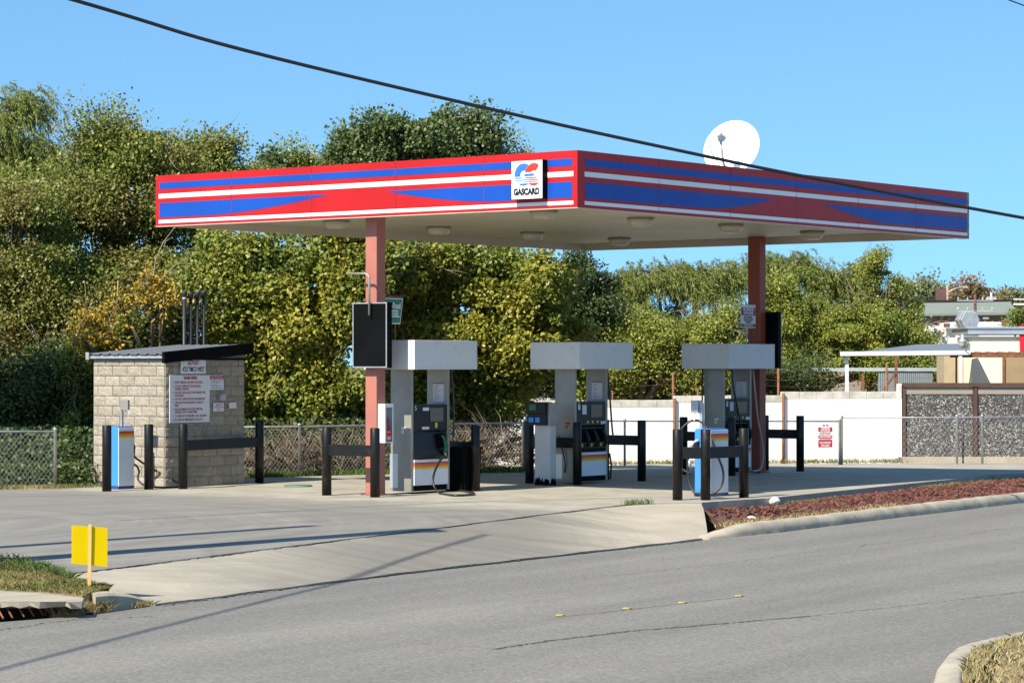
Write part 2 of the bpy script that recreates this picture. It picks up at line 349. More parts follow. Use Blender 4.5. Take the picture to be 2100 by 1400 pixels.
# ================================================================== GROUND
def resample(pts, n):
    P = [Vector(p) for p in pts]; L = [0]
    for a, b in zip(P, P[1:]): L.append(L[-1] + (b - a).length)
    o = []
    for i in range(n):
        s = L[-1] * i / (n - 1); k = max(j for j in range(len(L)) if L[j] <= s + 1e-9); k = min(k, len(P) - 2)
        t = (s - L[k]) / max(1e-9, L[k + 1] - L[k]); o.append(P[k].lerp(P[k + 1], min(1, t)))
    return o
def sheet(name, pts, z, m, kind='structure', thick=0., sub=None):
    mb = MB(); P = [Vector((p[0], p[1], z if len(p) < 3 or z is not None else p[2])) for p in pts]
    if thick: mb.prism([(p.x, p.y) for p in P], lambda u, v, w: (u, v, w), z - thick, z)
    else: mb.add(P, [tuple(range(len(P)))])
    o = mb.build(name, m); o["kind"] = kind; return o
def g2(l, z): return [tuple(gp(x, y, z))[:2] for x, y in l]
def ccw(p):
    a = sum(p[i][0] * p[(i + 1) % len(p)][1] - p[(i + 1) % len(p)][0] * p[i][1] for i in range(len(p)))
    return p if a > 0 else p[::-1]
ZR = -.22
sheet('ground', [(-2500, -500), (2500, -500), (2500, 4000), (-2500, 4000)], -.60, M['dirt'])
road_edge = g2([(0, 1275), (200, 1259), (310, 1243), (600, 1205), (870, 1172), (1170, 1138), (1450, 1106), (1600, 1091), (1800, 1066), (2100, 1030)], ZR)
ra, rb = Vector(road_edge[0]), Vector(road_edge[-1]); rd = (rb - ra).normalized()
L0 = ra - rd * 40; R0 = rb + rd * 60
sheet('road', ccw([tuple(L0)] + road_edge + [tuple(R0), (R0.x + 60, R0.y - 40), (30, -30), (-60, -40)]), ZR, M['road'], thick=.2)
far_e = Vector(E2)
slab_front_l = [(-500, 1140), (-60, 1140), (0, 1141), (45, 1147), (90, 1158), (128, 1177.5), (480, 1133), (880, 1084), (1100, 1056), (1300, 1032), (1437, 1030)]
slab_front_r = [(1477, 1027), (1578, 1021), (1660, 1012), (1915, 986), (2100, 967), (2500, 929)]
slab_back = [(2700, 917), (2100, 941), (1840, 948), (1290, 960), (1080, 966), (750, 973), (500, 980), (190, 997), (0, 1004), (-500, 1004)]
def fall(Y): return -max(0., Y - 48.5) * .0195
mb = MB(); fpts = [gp(x, y) for x, y in slab_front_l + slab_front_r]; fpts.append(Vector((19.0, 56.0, 0)))
bpts = resample([Vector((-30, 43.4, 0)), gp(0, 1003), gp(190, 997), gp(500, 980), gp(750, 973), Vector((.25, 50.6, 0)), Vector((2.6, 58.9, 0)), Vector((8.8, 60.2, 0)), Vector((24, 63, 0))], 120)
fpts = resample(fpts, 120); NR = 16
for a, b in zip(fpts, bpts):
    for j in range(NR):
        p = a.lerp(b, j / (NR - 1)); mb.v.append((p.x, p.y, fall(p.y)))
for i in range(119):
    for j in range(NR - 1):
        a = i * NR + j; mb.f.append((a, a + NR, a + NR + 1, a + 1)); mb.m.append(0); mb.sm.append(False)
for i in range(119):
    p, q = mb.v[i * NR], mb.v[(i + 1) * NR]; mb.add([p, q, (q[0], q[1], -.55), (p[0], p[1], -.55)], [(0, 3, 2, 1)])
o = mb.build('station_pavement', M['slab']); o["kind"] = 'structure'
sheet('back_lot', ccw([(-60, 43.2), (-8.26, 42.6), (-5.0, 46.5), (.25, 50.4), (2.6, 58.7), (24, 62.8), (90, 62), (90, 160), (-60, 160)]), -.26, M['dirt'], thick=.2)
sheet('fence_strip', ccw([(-60, 43.2), (-8.26, 42.6), (-5.0, 46.5), (.22, 50.4), (-.3, 54), (-60, 54)]), -.03, M['dirt'], thick=.2)

# driveway apron between the slab joint and the road
def resample(pts, n):
    P = [Vector(p) for p in pts]; L = [0]
    for a, b in zip(P, P[1:]): L.append(L[-1] + (b - a).length)
    o = []
    for i in range(n):
        s = L[-1] * i / (n - 1); k = max(j for j in range(len(L)) if L[j] <= s + 1e-9); k = min(k, len(P) - 2)
        t = (s - L[k]) / max(1e-9, L[k + 1] - L[k]); o.append(P[k].lerp(P[k + 1], min(1, t)))
    return o
jn = resample([gp(x, y, -.006) for x, y in [(131, 1179), (480, 1135), (880, 1086), (1100, 1058), (1300, 1034), (1437, 1032)]], 60)
re_ = resample([gp(x, y, ZR) for x, y in [(318, 1241), (600, 1204), (870, 1170), (1170, 1136), (1452, 1104)]], 60)
mb = MB(); nr = 14
for i in range(60):
    for j in range(nr):
        t = j / (nr - 1); p = jn[i].lerp(re_[i], t); u = i / 59
        # the right-hand wing flares up to the level of the bed beside it
        flare = max(0, (u - .8) / .2) ** 2 * .09 * math.sin(math.pi * min(1, t * 1.0)) if u > .8 else 0
        p.z = -.006 + (ZR + .012 + .006) * (t * .75 + .25 * t * t) + flare + .004 * math.sin(i * .9 + j)
        mb.v.append(tuple(p))
for i in range(59):
    for j in range(nr - 1):
        a = i * nr + j; mb.f.append((a, a + 1, a + nr + 1, a + nr)); mb.m.append(0); mb.sm.append(True)
rim = [(0 * nr + j) for j in range(nr)] + [i * nr + nr - 1 for i in range(1, 60)] + [59 * nr + j for j in range(nr - 2, -1, -1)] + [i * nr for i in range(58, -1, -1)]
for a, b in zip(rim, rim[1:]):
    va, vb = mb.v[a], mb.v[b]; mb.add([va, vb, (vb[0], vb[1], -.5), (va[0], va[1], -.5)], [(0, 3, 2, 1)])
o = mb.build('driveway_apron', M['drive']); o["kind"] = 'structure'
# dark weathered joints: slab / apron and apron / road
def strip(name, path, w, m, z=None, jit=.4, seed=1, kind='structure'):
    r = random.Random(seed); P = [Vector(p) for p in path]; mb = MB(); vs = []
    for i, p in enumerate(P):
        t = (P[min(i + 1, len(P) - 1)] - P[max(0, i - 1)]); n = Vector((-t.y, t.x, 0)).normalized()
        q = Vector((p.x, p.y, p.z if z is None else z)); off = n * r.uniform(-1, 1) * w * jit
        ww = w * (1 + r.uniform(-jit, jit)) / 2
        vs += [q + off + n * ww, q + off - n * ww]
    mb.add(vs, [(2 * i, 2 * i + 1, 2 * i + 3, 2 * i + 2) for i in range(len(P) - 1)])
    o = mb.build(name, m); o["kind"] = kind; return o
strip('road_joint', resample([gp(x, y, ZR + .014) for x, y in [(330, 1239), (600, 1203), (870, 1169), (1170, 1135), (1445, 1105)]], 260), .032, M['crack'], seed=3, jit=.9)
strip('slab_joint', resample([gp(x, y, .004) for x, y in [(131, 1177), (480, 1133.5), (880, 1084), (1100, 1056), (1300, 1032)]], 200), .022, M['crack'], seed=4, jit=.7)
strip('slab_seam', resample([gp(x, y, .004) for x, y in [(-300, 1021), (0, 1019), (160, 1015), (420, 1017), (700, 1027), (1000, 1030), (1300, 1026)]], 150), .016, M['crack'], seed=5, jit=.7)
strip('road_seam', resample([gp(x, y, ZR + .004) for x, y in [(1010, 1330), (1130, 1312), (1300, 1292), (1450, 1280), (1640, 1264), (1660, 1262)]], 200), .032, M['tar'], seed=6, jit=.7)
strip('road_hairline', resample([gp(x, y, ZR + .004) for x, y in [(1640, 1264), (1900, 1236), (2200, 1200)]], 140), .010, M['tar'], seed=7, jit=.8)
strip('lane_line', resample([gp(x, y, ZR + .004) for x, y in [(1140, 1264), (1290, 1248), (1520, 1222)]], 60), .022, M['faint_yellow'], seed=8, jit=.3)
for k, (x, y) in enumerate([(1150, 1262), (1287, 1248), (1400, 1236), (1516, 1222)]):
    p = gp(x, y, ZR); mb = MB(); mb.prism([(-.042, 0), (.042, 0), (.026, .009), (-.026, .009)], lambda u, v, w: (u, w, v), -.035, .035)
    o = mb.build('road_marker', M['marker'], loc=(p.x, p.y, ZR + .004), rotz=RA, bevel=.004)
    tag(o, ['yellow raised road marker nearest the left end of the faint lane line', 'second yellow raised road marker from the left on the faint line',
            'third yellow raised road marker from the left on the faint line', 'yellow raised road marker at the right end of the faint lane line'][k], 'road marker', 'raised markers on the road')

def crack(pts, w, z, seed):
    r = random.Random(seed); P = []; a = b = 0.
    for p in resample([gp(x, y, z) for x, y in pts], 220):
        a = a * .93 + r.gauss(0, .012); b = b * .93 + r.gauss(0, .022); P.append(p + Vector((a, b, 0)))
    strip('crack', P, w, M['tar'], seed=seed, jit=.5)
crack([(-60, 1297), (180, 1268), (330, 1262)], .008, ZR + .004, 31); crack([(1180, 1186), (1420, 1163), (1700, 1126), (2110, 1078)], .007, ZR + .004, 33)
# kerb in front of the gravel bed
def kerb(name, path, w, h, m, label=None):
    prof = [(0, -.25), (0, h * .35), (w * .12, h * .8), (w * .35, h), (w * .75, h), (w, h * .85), (w, -.25)]
    P = [Vector(p) for p in path]; mb = MB(); vs = []; r = random.Random(5)
    for i, p in enumerate(P):
        t = (P[min(i + 1, len(P) - 1)] - P[max(0, i - 1)]); n = Vector((-t.y, t.x, 0)).normalized()
        e = min(1, i / 6) if name == 'kerb' else 1
        jz = r.uniform(-.006, .006)
        vs += [p + n * (u + r.uniform(-.006, .006)) + Vector((0, 0, (v * (.15 + .85 * e) if v > 0 else v) + jz)) for u, v in prof]
    k = len(prof)
    mb.add(vs, [(i * k + j, (i + 1) * k + j, (i + 1) * k + j + 1, i * k + j + 1) for i in range(len(P) - 1) for j in range(k - 1)], 0, True)
    mb.add(vs[:k], [tuple(range(k))]); mb.add(vs[-k:], [tuple(range(k))[::-1]])
    o = mb.build(name, m); o["kind"] = 'structure'; return o
kp = resample([gp(x, y, ZR) for x, y in [(1455, 1106), (1600, 1091), (1800, 1066), (2100, 1030)]] + [Vector((R0.x, R0.y, ZR))], 400)
kerb('kerb', kp[:160], .26, .15, M['kerb'])
# gravel bed and its lava rock
bed = g2([(1442, 1046), (1480, 1043), (1600, 1040), (1660, 1028), (1915, 1000), (2100, 982), (2500, 945)], -.12)
bedf = g2([(1447, 1092), (1600, 1078), (1800, 1054), (2100, 1018), (2500, 970)], -.12)
bedf = []
for i in range(5, 160, 4):
    t_ = (kp[min(i + 1, 399)] - kp[max(0, i - 1)]); n_ = Vector((-t_.y, t_.x, 0)).normalized(); q = kp[i] + n_ * .24; bedf.append((q.x, q.y))
bed[0] = tuple(gp(1440, 1046, -.12))[:2]
sheet('gravel_bed', ccw(bed + bedf[::-1]), -.12, M['soil_red'], thick=.3)
def rocks(name, n, seed, m, pick, r0, r1, squash=.75):
    r = np.random.RandomState(seed)
    base = np.array([(0, 0, 1), (.89, 0, .45), (.28, .85, .45), (-.72, .53, .45), (-.72, -.53, .45), (.28, -.85, .45),
                     (.72, .53, -.45), (-.28, .85, -.45), (-.89, 0, -.45), (-.28, -.85, -.45), (.72, -.53, -.45), (0, 0, -1)])
    fc = [(0, 1, 2), (0, 2, 3), (0, 3, 4), (0, 4, 5), (0, 5, 1), (1, 6, 2), (2, 7, 3), (3, 8, 4), (4, 9, 5), (5, 10, 1), (2, 6, 7), (3, 7, 8), (4, 8, 9), (5, 9, 10), (1, 10, 6), (11, 7, 6), (11, 8, 7), (11, 9, 8), (11, 10, 9), (11, 6, 10)]
    V = []; Fc = []
    for i in range(n):
        p = pick(r); s = r.uniform(r0, r1); q = base * r.uniform(.6, 1.3, (12, 1)) * s; q[:, 2] *= squash
        a = r.uniform(0, 6.3); c, sn = math.cos(a), math.sin(a); q = np.stack([q[:, 0] * c - q[:, 1] * sn, q[:, 0] * sn + q[:, 1] * c, q[:, 2]], 1)
        o = len(V); V += [tuple(x) for x in q + np.array(p)]; Fc += [tuple(k + o for k in f) for f in fc]
    mb = MB(); mb.v = V; mb.f = Fc; mb.m = [0] * len(Fc); mb.sm = [False] * len(Fc)
    return mb.build(name, m)
A_, B_ = resample([Vector((*p, 0)) for p in bed], 50), resample([Vector((*p, 0)) for p in bedf], 50)
def pick(r):
    while True:
        s = r.uniform(0, 49 * .86); i = int(s); f = s - i; t = r.uniform(.02, .98)
        if s < 6 and r.uniform() > s / 6 * .9 + (.1 if t < .5 else 0): continue
        p = A_[i].lerp(A_[i + 1], f).lerp(B_[i].lerp(B_[i + 1], f), t)
        return (p.x, p.y, -.12 + .02 + .05 * math.sin(math.pi * t) * r.uniform(0, 1))
tag(rocks('lava_gravel', 13000, 3, M['lava'], pick, .018, .046), kind='stuff')

# ---- left verge, storm drain and kerb stub
vb = resample([gp(x, y, -.004) for x, y in [(-500, 1141), (-60, 1141), (0, 1142), (45, 1148), (90, 1159), (130, 1179)]] + [gp(190, 1199.5, -.05), gp(224, 1207.5, -.075)], 60)
vf = resample([gp(x, y, -.075) for x, y in [(-500, 1190), (-60, 1207), (0, 1210), (90, 1214), (172, 1221), (200, 1214.5), (224, 1208.5)]], 60)
mb = MB()
for a, b in zip(vb, vf): mb.v += [tuple(a + Vector((0, 0, -.4))), tuple(a), tuple(a.lerp(b, .5) + Vector((0, 0, .015))), tuple(b), tuple(b + Vector((0, 0, -.4)))]
for i in range(59):
    for j in range(4): mb.f.append((i * 5 + j, i * 5 + j + 1, i * 5 + j + 6, i * 5 + j + 5)); mb.m.append(0); mb.sm.append(False)
mb.f.append(tuple(range(295, 300))); mb.m.append(0); mb.sm.append(False)
o = mb.build('grass_verge', M['dirt']); o["kind"] = 'structure'
sheet('footpath', ccw(g2([(-500, 1139), (-100, 1139), (4, 1141), (18, 1149), (0, 1155), (-500, 1168)], .010)), .010, M['conc'], thick=.2)
dt = thing('storm_drain', 'storm drain with broken concrete lid and rusty bars beside the road', 'storm drain', gp(60, 1236, -.07))
b0 = dt.location
mb = MB(); r = random.Random(11)
back = [gp(x, y, -.068) for x, y in [(-500, 1196), (0, 1211), (90, 1216), (172, 1225)]]
front = [gp(x, y, -.068) for x, y in [(-500, 1225), (0, 1233), (90, 1232), (165, 1233)]]
bk, fr = resample(back, 40), resample(front, 40); vs = []
for i in range(40):
    j = Vector((r.uniform(-.03, .03), r.uniform(-.05, .03), 0))
    vs += [bk[i] - b0, fr[i] + j - b0, fr[i] + j * .3 + Vector((0, .02, -.045 + r.uniform(-.02, .02))) - b0, fr[i] + Vector((0, .10, -.06 + r.uniform(-.015, .015))) - b0, bk[i] + Vector((0, 0, -.10)) - b0]
mb.add(vs, [(i * 5 + j, i * 5 + j + 1, i * 5 + j + 6, i * 5 + j + 5) for i in range(39) for j in range(4)])
mb.add(vs[-5:], [(0, 1, 2, 3, 4)])
mb.build('lid', M['conc'], dt)
mb = MB()
pl = [gp(x, y, ZR) for x, y in [(-500, 1296), (0, 1272), (190, 1257)]]
for (a, b) in zip(pl, pl[1:]):
    a, b = a - b0, b - b0; bb = [Vector((0, 1.1, .09)), Vector((0, 1.1, -.6))]
    mb.add([a + Vector((0, .9, .10)), b + Vector((0, .9, .10)), b + Vector((0, .9, -.6)), a + Vector((0, .9, -.6))], [(0, 1, 2, 3)])
    mb.add([a + Vector((0, 0, -.3)), b + Vector((0, 0, -.3)), b + Vector((0, .9, -.3)), a + Vector((0, .9, -.3))], [(0, 1, 2, 3)])
mb.build('drain_pit', M['dark'], dt)
for k, x in enumerate([3, 22, 46, 66, 86, 100, 112]):
    a = gp(x + 4, 1268 - x * .08, ZR + .01) - b0; tp = gp(x - 12, 1236, -.10) - b0 + Vector((0, .02, 0))
    mb = MB(); md = a.lerp(tp, .65) + Vector((0, -.03, .0)); mb.tube([a, md, tp], .009, 6); mb.build('grate_bar', M['rust'], dt)
mb = MB()
P = resample([gp(x, y, ZR) for x, y in [(196, 1254), (250, 1247), (318, 1239)]], 14); vs = []
for i, p in enumerate(P):
    t = i / 13; h = .150 * (1 - t ** 2.2) + .008; w = .30 * (1 - .5 * t)
    n = Vector((-.35, .94, 0))
    vs += [p + Vector((0, 0, -.1)), p + Vector((0, 0, h * .85)), p + n * .04 + Vector((0, 0, h)), p + n * w + Vector((0, 0, h)), p + n * (w + .02) + Vector((0, 0, -.1))]
mb.add(vs, [(i * 5 + j, (i + 1) * 5 + j, (i + 1) * 5 + j + 1, i * 5 + j + 1) for i in range(13) for j in range(4)], 0); mb.add(vs[:5], [(0, 1, 2, 3, 4)])
o = mb.build('kerb_stub', M['kerb']); o["kind"] = 'structure'
# ---- grass island bottom right
isl = [(1925, 1560), (1912, 1470), (1910, 1425), (1918, 1392), (1932, 1373), (1952, 1357), (1980, 1346), (2015, 1337), (2060, 1327), (2120, 1314), (2300, 1276)]
ip = resample([gp(x, y, ZR) for x, y in isl], 90)
mb = MB(); vs = []; r = random.Random(2)
for i, p in enumerate(ip):
    t = (ip[min(i + 1, 89)] - ip[max(0, i - 1)]); n = Vector((t.y, -t.x, 0)).normalized()
    for u, v in [(0, -.1), (.01, .06), (.05, .11), (.17, .125), (.20, .11), (.2, -.1)]: vs.append(p + n * u + Vector((0, 0, v + r.uniform(-.004, .004))))
mb.add(vs, [(i * 6 + j, (i + 1) * 6 + j, (i + 1) * 6 + j + 1, i * 6 + j + 1) for i in range(89) for j in range(5)], 0, True)
o = mb.build('corner_kerb', M['kerb']); o["kind"] = 'structure'
inner = []
for i, p in enumerate(ip):
    t = (ip[min(i + 1, 89)] - ip[max(0, i - 1)]); n = Vector((t.y, -t.x, 0)).normalized(); inner.append((p + n * .195)[:2])
inn = [tuple(q) for q in inner] + [(12, 17), (8, 10), (3.2, 12), (inner[0][0], 16)]
sheet('corner_verge', ccw(inn), ZR + .10, M['dirt'], thick=.2)

def blades(name, pts, m, h0, h1, w, lean=.5, seed=1):
    r = np.random.RandomState(seed); n = len(pts); P = np.array(pts); h = r.uniform(h0, h1, n); a = r.uniform(0, 6.283, n)
    wd = np.stack([np.cos(a), np.sin(a), np.zeros(n)], 1) * w; ln = r.normal(0, lean, (n, 2)) * h[:, None]
    mid = P + np.stack([ln[:, 0] * .35, ln[:, 1] * .35, h * .6], 1); top = P + np.stack([ln[:, 0], ln[:, 1], h], 1)
    V = np.stack([P - wd, P + wd, mid + wd * .7, top, mid - wd * .7], 1).reshape(-1, 3)
    return bulk(name, V, np.arange(5 * n).reshape(n, 5), m)
def bulk(name, V, Fc, m, parent=None):
    me = bpy.data.meshes.new(name); n, k = Fc.shape
    me.vertices.add(len(V)); me.vertices.foreach_set("co", V.astype(np.float32).ravel())
    me.loops.add(n * k); me.loops.foreach_set("vertex_index", Fc.astype(np.int32).ravel())
    me.polygons.add(n); me.polygons.foreach_set("loop_start", np.arange(0, n * k, k, dtype=np.int32))
    try: me.polygons.foreach_set("loop_total", np.full(n, k, dtype=np.int32))
    except Exception: pass
    me.update(calc_edges=True); me.materials.append(m)
    o = bpy.data.objects.new(name, me); COL.objects.link(o)
    if parent: o.parent = parent
    return o
def in_poly(p, poly):
    x, y = p; c = False; j = len(poly) - 1
    for i in range(len(poly)):
        if (poly[i][1] > y) != (poly[j][1] > y) and x < (poly[j][0] - poly[i][0]) * (y - poly[i][1]) / (poly[j][1] - poly[i][1]) + poly[i][0]: c = not c
        j = i
    return c
def scatter(poly, n, z, seed):
    r = random.Random(seed); xs = [p[0] for p in poly]; ys = [p[1] for p in poly]; o = []
    while len(o) < n:
        p = (r.uniform(min(xs), max(xs)), r.uniform(min(ys), max(ys)))
        if in_poly(p, poly): o.append((p[0], p[1], z))
    return o
def vpts(n, seed, t0, t1, xmax=9):
    r = random.Random(seed); o = []
    while len(o) < n:
        k = r.uniform(0, 58.9); i = int(k); f = k - i; t = r.uniform(t0, t1)
        p = vb[i].lerp(vb[i + 1], f).lerp(vf[i].lerp(vf[i + 1], f), t)
        if p.x < -5.6 or p.x > xmax: continue
        o.append((p.x, p.y, p.z))
    return o
tag(blades('verge_grass', vpts(17000, 3, .12, 1.0), M['grass'], .02, .06, .004, .7, 3), kind='stuff')
tag(blades('green_tuft', vpts(1500, 4, .02, .36, -4.15), M['grass_green'], .03, .10, .0045, .6, 4), kind='stuff')
tag(blades('corner_grass', scatter([q for q in inn if q[1] > 15.5] + [(9, 15.5)], 26000, ZR + .10, 5), M['grass_dry'], .02, .06, .004, .8, 5), kind='stuff')
cg = [(p[0] + .03, p[1] - .02) for p in inner]
r = random.Random(9); pts = []
for k in range(420):
    q = inner[r.randrange(25, 89)]; pts.append((q[0] + abs(r.gauss(0, .10)), q[1] - abs(r.gauss(0, .12)), ZR + .1))
tag(blades('corner_green_grass', pts, M['grass'], .03, .085, .004, .6, 6), kind='stuff')
def line_tufts(name, line, n, z, m, h0, h1, spread, seed, w=.006, lean=.45):
    r = random.Random(seed); P = resample(line, 200); pts = []
    cl = [r.random() for _ in range(50)]
    while len(pts) < n:
        i = r.randrange(199)
        if r.random() > .25 + .75 * cl[i // 4]: continue
        p = P[i].lerp(P[i + 1], r.random()); pts.append((p.x + r.gauss(0, spread), p.y + r.gauss(0, spread), z))
    return tag(blades(name, pts, m, h0, h1, w, lean, seed), kind='stuff')
line_tufts('fence_grass', [gp(x, y) for x, y in [(500, 979), (620, 974), (760, 971), (900, 969), (1080, 964)]], 4000, -.02, M['grass_green'], .04, .16, .14, 21)
line_tufts('fence_weeds', [gp(x, y) for x, y in [(-40, 1003), (60, 1001), (130, 1000), (190, 997)]], 2200, -.02, M['grass'], .03, .10, .15, 22)
line_tufts('kerb_weeds', [Vector((*bedf[k], 0)) + Vector((-.05, .12, 0)) for k in range(0, 9)], 1300, -.12, M['grass_dry'], .03, .10, .08, 24)
line_tufts('bed_weeds', [gp(x, y, -.12) for x, y in [(1620, 1036), (1680, 1030), (1720, 1025)]], 700, -.12, M['grass'], .03, .08, .08, 25)
line_tufts('bed_weeds', [gp(x, y, -.12) for x, y in [(1880, 1006), (1960, 996), (2060, 988)]], 900, -.12, M['grass'], .03, .10, .08, 26)
line_tufts('joint_weeds', [gp(x, y, 0) for x, y in [(1285, 1035), (1300, 1034), (1335, 1033)]], 160, 0, M['grass_green'], .03, .10, .03, 27, .004)
line_tufts('drain_straw', [gp(x, y, ZR) for x, y in [(120, 1262), (150, 1257), (185, 1253), (215, 1252)]], 900, ZR, M['grass_dry'], .03, .12, .05, 28, .003, .9)
line_tufts('drain_straw', [gp(x, y, ZR) for x, y in [(275, 1244), (308, 1240)]], 160, ZR, M['grass_dry'], .03, .07, .04, 29, .004, .7)

# ---- loose stones and litter
def stone(p, s, label, m, seed, name='rock'):
    o = rocks(name, 1, seed, m, lambda r: (0, 0, 0), s, s * 1.01, .7); o.location = p
    b = o.modifiers.new('sub', 'SUBSURF'); b.levels = 1; b.render_levels = 1
    return tag(o, label, name)
stone(gp(1541, 1066, -.10), .10, 'white limestone chunk lying at the front of the red gravel', M['rockwhite'], 5)
stone(gp(1589, 1028, -.05), .13, 'pale rounded boulder at the end of the concrete pad', M['rockwhite'], 8)
for k, (x, y, s) in enumerate([(1710, 1017, .035), (1772, 1040, .05), (1797, 1009, .03), (1895, 1008, .04), (2040, 980, .035)]):
    stone(gp(x, y, -.08), s, ['small white litter scrap near the left of the red gravel', 'pale crumpled cup in the middle of the red gravel', 'tiny red scrap beside the slab edge on gravel',
          'flat white scrap on gravel below the slab edge', 'small pale scrap on the far end of the gravel'][k], M['sticker'] if k != 2 else M['logo_red'], 20 + k, 'litter')

# ================================================================== CANOPY
W1, W2_, ZB, FH = 8.54, 11.854, 4.269, .82
cn = thing('canopy', 'flat filling station canopy with red, white and blue striped fascia on two columns', 'canopy', S(0, 0, 0), YAW)
ZT = ZB + FH
def fascia(L, fn, mirror):
    """fn(u,h,off): u along from the near end, h height, off outward"""
    mb = MB()
    def quadp(poly, mi, off): mb.add([fn(u, h, off) for u, h in poly], [tuple(range(len(poly)))], mi)
    nn = 40
    T = lambda f: ZT - f * FH
    # red body
    mb.prism([(0, ZB), (L, ZB), (L, ZT), (0, ZT)], lambda u, h, w: fn(u, h, w), -.10, 0, 0)
    e0, e1 = .09, L - .09
    quadp([(e0, T(.27)), (e1, T(.27)), (e1, T(.14)), (e0, T(.14))], 1, .004)
    quadp([(e0 - .02, T(.454)), (e1 + .02, T(.454)), (e1 + .02, T(.365)), (e0 - .02, T(.365))], 2, .004)
    quadp([(e0 - .02, T(.949)), (e1 + .02, T(.949)), (e1 + .02, T(.883)), (e0 - .02, T(.883))], 2, .004)
    a0, a1, b1, b0_ = mirror
    for s0, s1, end in ((a0, a1, e0), (b0_, b1, e1)):
        top = T(.545); bot = T(.832); up = [(end, top)]; pts = []
        for k in range(nn + 1):
            t = k / nn; pts.append((s0 + (s1 - s0) * t, bot + (top - bot) * t ** 1.75))
        poly = [(end, top), (end, bot)] + pts
        for k in range(len(pts) - 1):
            (u0, h0), (u1, h1) = pts[k], pts[k + 1]; quadp([(u0, h0), (u1, h1), (u1, top), (u0, top)], 1, .004)
        quadp([(end, bot), (s0, bot), (s0, top), (end, top)], 1, .004)
    for k in range(1, int(L / 2.1) + 1):
        u = L * k / (int(L / 2.1) + 1); quadp([(u, ZB + .01), (u + .008, ZB + .01), (u + .008, ZT - .01), (u, ZT - .01)], 3, .006)
    return mb
M['seam'] = pm('seam', (.20, .03, .06), .5)
fm = [M['red'], M['blue'], M['fwhite'], M['seam']]
# sunny face (station x = 0) runs along y, shaded face (y = 0) along x
fascia(W1, lambda u, h, o: (-o, u, h), (1.45, 3.6, 4.75, 7.4)).build('fascia', fm, cn)
fascia(W2_ - .10, lambda u, h, o: (u + .10, -o, h), (3.1, 5.2, 6.75, 9.0)).build('fascia', fm, cn)
mb = MB(); mb.box(.10, W2_, W1 - .10, W1, ZB, ZT); mb.build('fascia', M['tan'], cn)
mb = MB(); mb.box(W2_ - .10, W2_, .0, W1 - .10, ZB, ZT); mb.build('fascia', M['tan'], cn)
mb = MB()                                           # tan returns behind the coloured faces, the ceiling trays and the flange
mb.box(.102, .14, .14, W1 - .10, ZB, ZB + .13); mb.box(.102, W2_ - .102, .102, .14, ZB, ZB + .13)
mb.box(.0, .14, .0, W1, ZB - .012, ZB - .002); mb.box(.14, W2_, .0, .14, ZB - .012, ZB - .002)
y = .14; k = 0
while y < W1 - .11:
    mb.box(.14, W2_ - .103, y, min(y + .392, W1 - .103), ZB + .13 + (.0 if k % 2 else .0), ZB + .17); y += .40; k += 1
mb.box(.14, W2_ - .103, .14, W1 - .103, ZB + .176, ZB + .2)
mb.build('ceiling', M['tan'], cn)
mb = MB(); mb.box(.11, W2_ - .11, .11, W1 - .11, ZT - .25, ZT - .2); mb.build('roof_deck', M['roofmetal'], cn)
def column(x0, y0, w, d, m):
    mb = MB(); mb.box(x0, x0 + d, y0, y0 + w, 0, ZB + .13); o = mb.build('column', m, cn, bevel=.012)
    mb = MB(); mb.box(x0 - .05, x0 + d + .05, y0 - .05, y0 + w + .05, .0, .018); mb.build('base_plate', M['rust'], o)
    return o
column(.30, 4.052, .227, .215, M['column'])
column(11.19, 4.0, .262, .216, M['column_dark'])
# ceiling lights
lp = [(2.233, 6.583), (4.872, 6.552), (7.385, 6.424), (10.038, 6.387), (2.059, 2.157), (4.698, 2.17), (7.278, 2.099), (10.165, 2.238)]
ll = ['round canopy light nearest the lit left edge, left of the salmon column', 'round canopy light of the back row, second from the left', 'round canopy light of the back row, third from the left', 'round canopy light at the right end of the back row',
      'round canopy light under the square emblem sign', 'round canopy light right of the near canopy corner', 'round canopy light just left of the dark red column top', 'round canopy light right of the dark red column']
proto = None
for (x, y), lb in zip(lp, ll):
    if proto is None:
        proto = thing('canopy_light', lb, 'light', S(x, y, ZB + .13), YAW, 'lights under the canopy')
        mb = MB(); mb.lathe([(0, 0), (.21, 0), (.225, -.018), (.225, -.04), (.20, -.045), (0, -.045)], 28); mb.build('housing', M['steel'], proto)
        mb = MB(); mb.lathe([(.195, -.045), (.192, -.09), (.165, -.13), (.11, -.148), (0, -.152)], 28); mb.build('lens', M['lens'], proto)
    else:
        c = copy_tree(proto); c.location = S(x, y, ZB + .13); c["label"] = lb
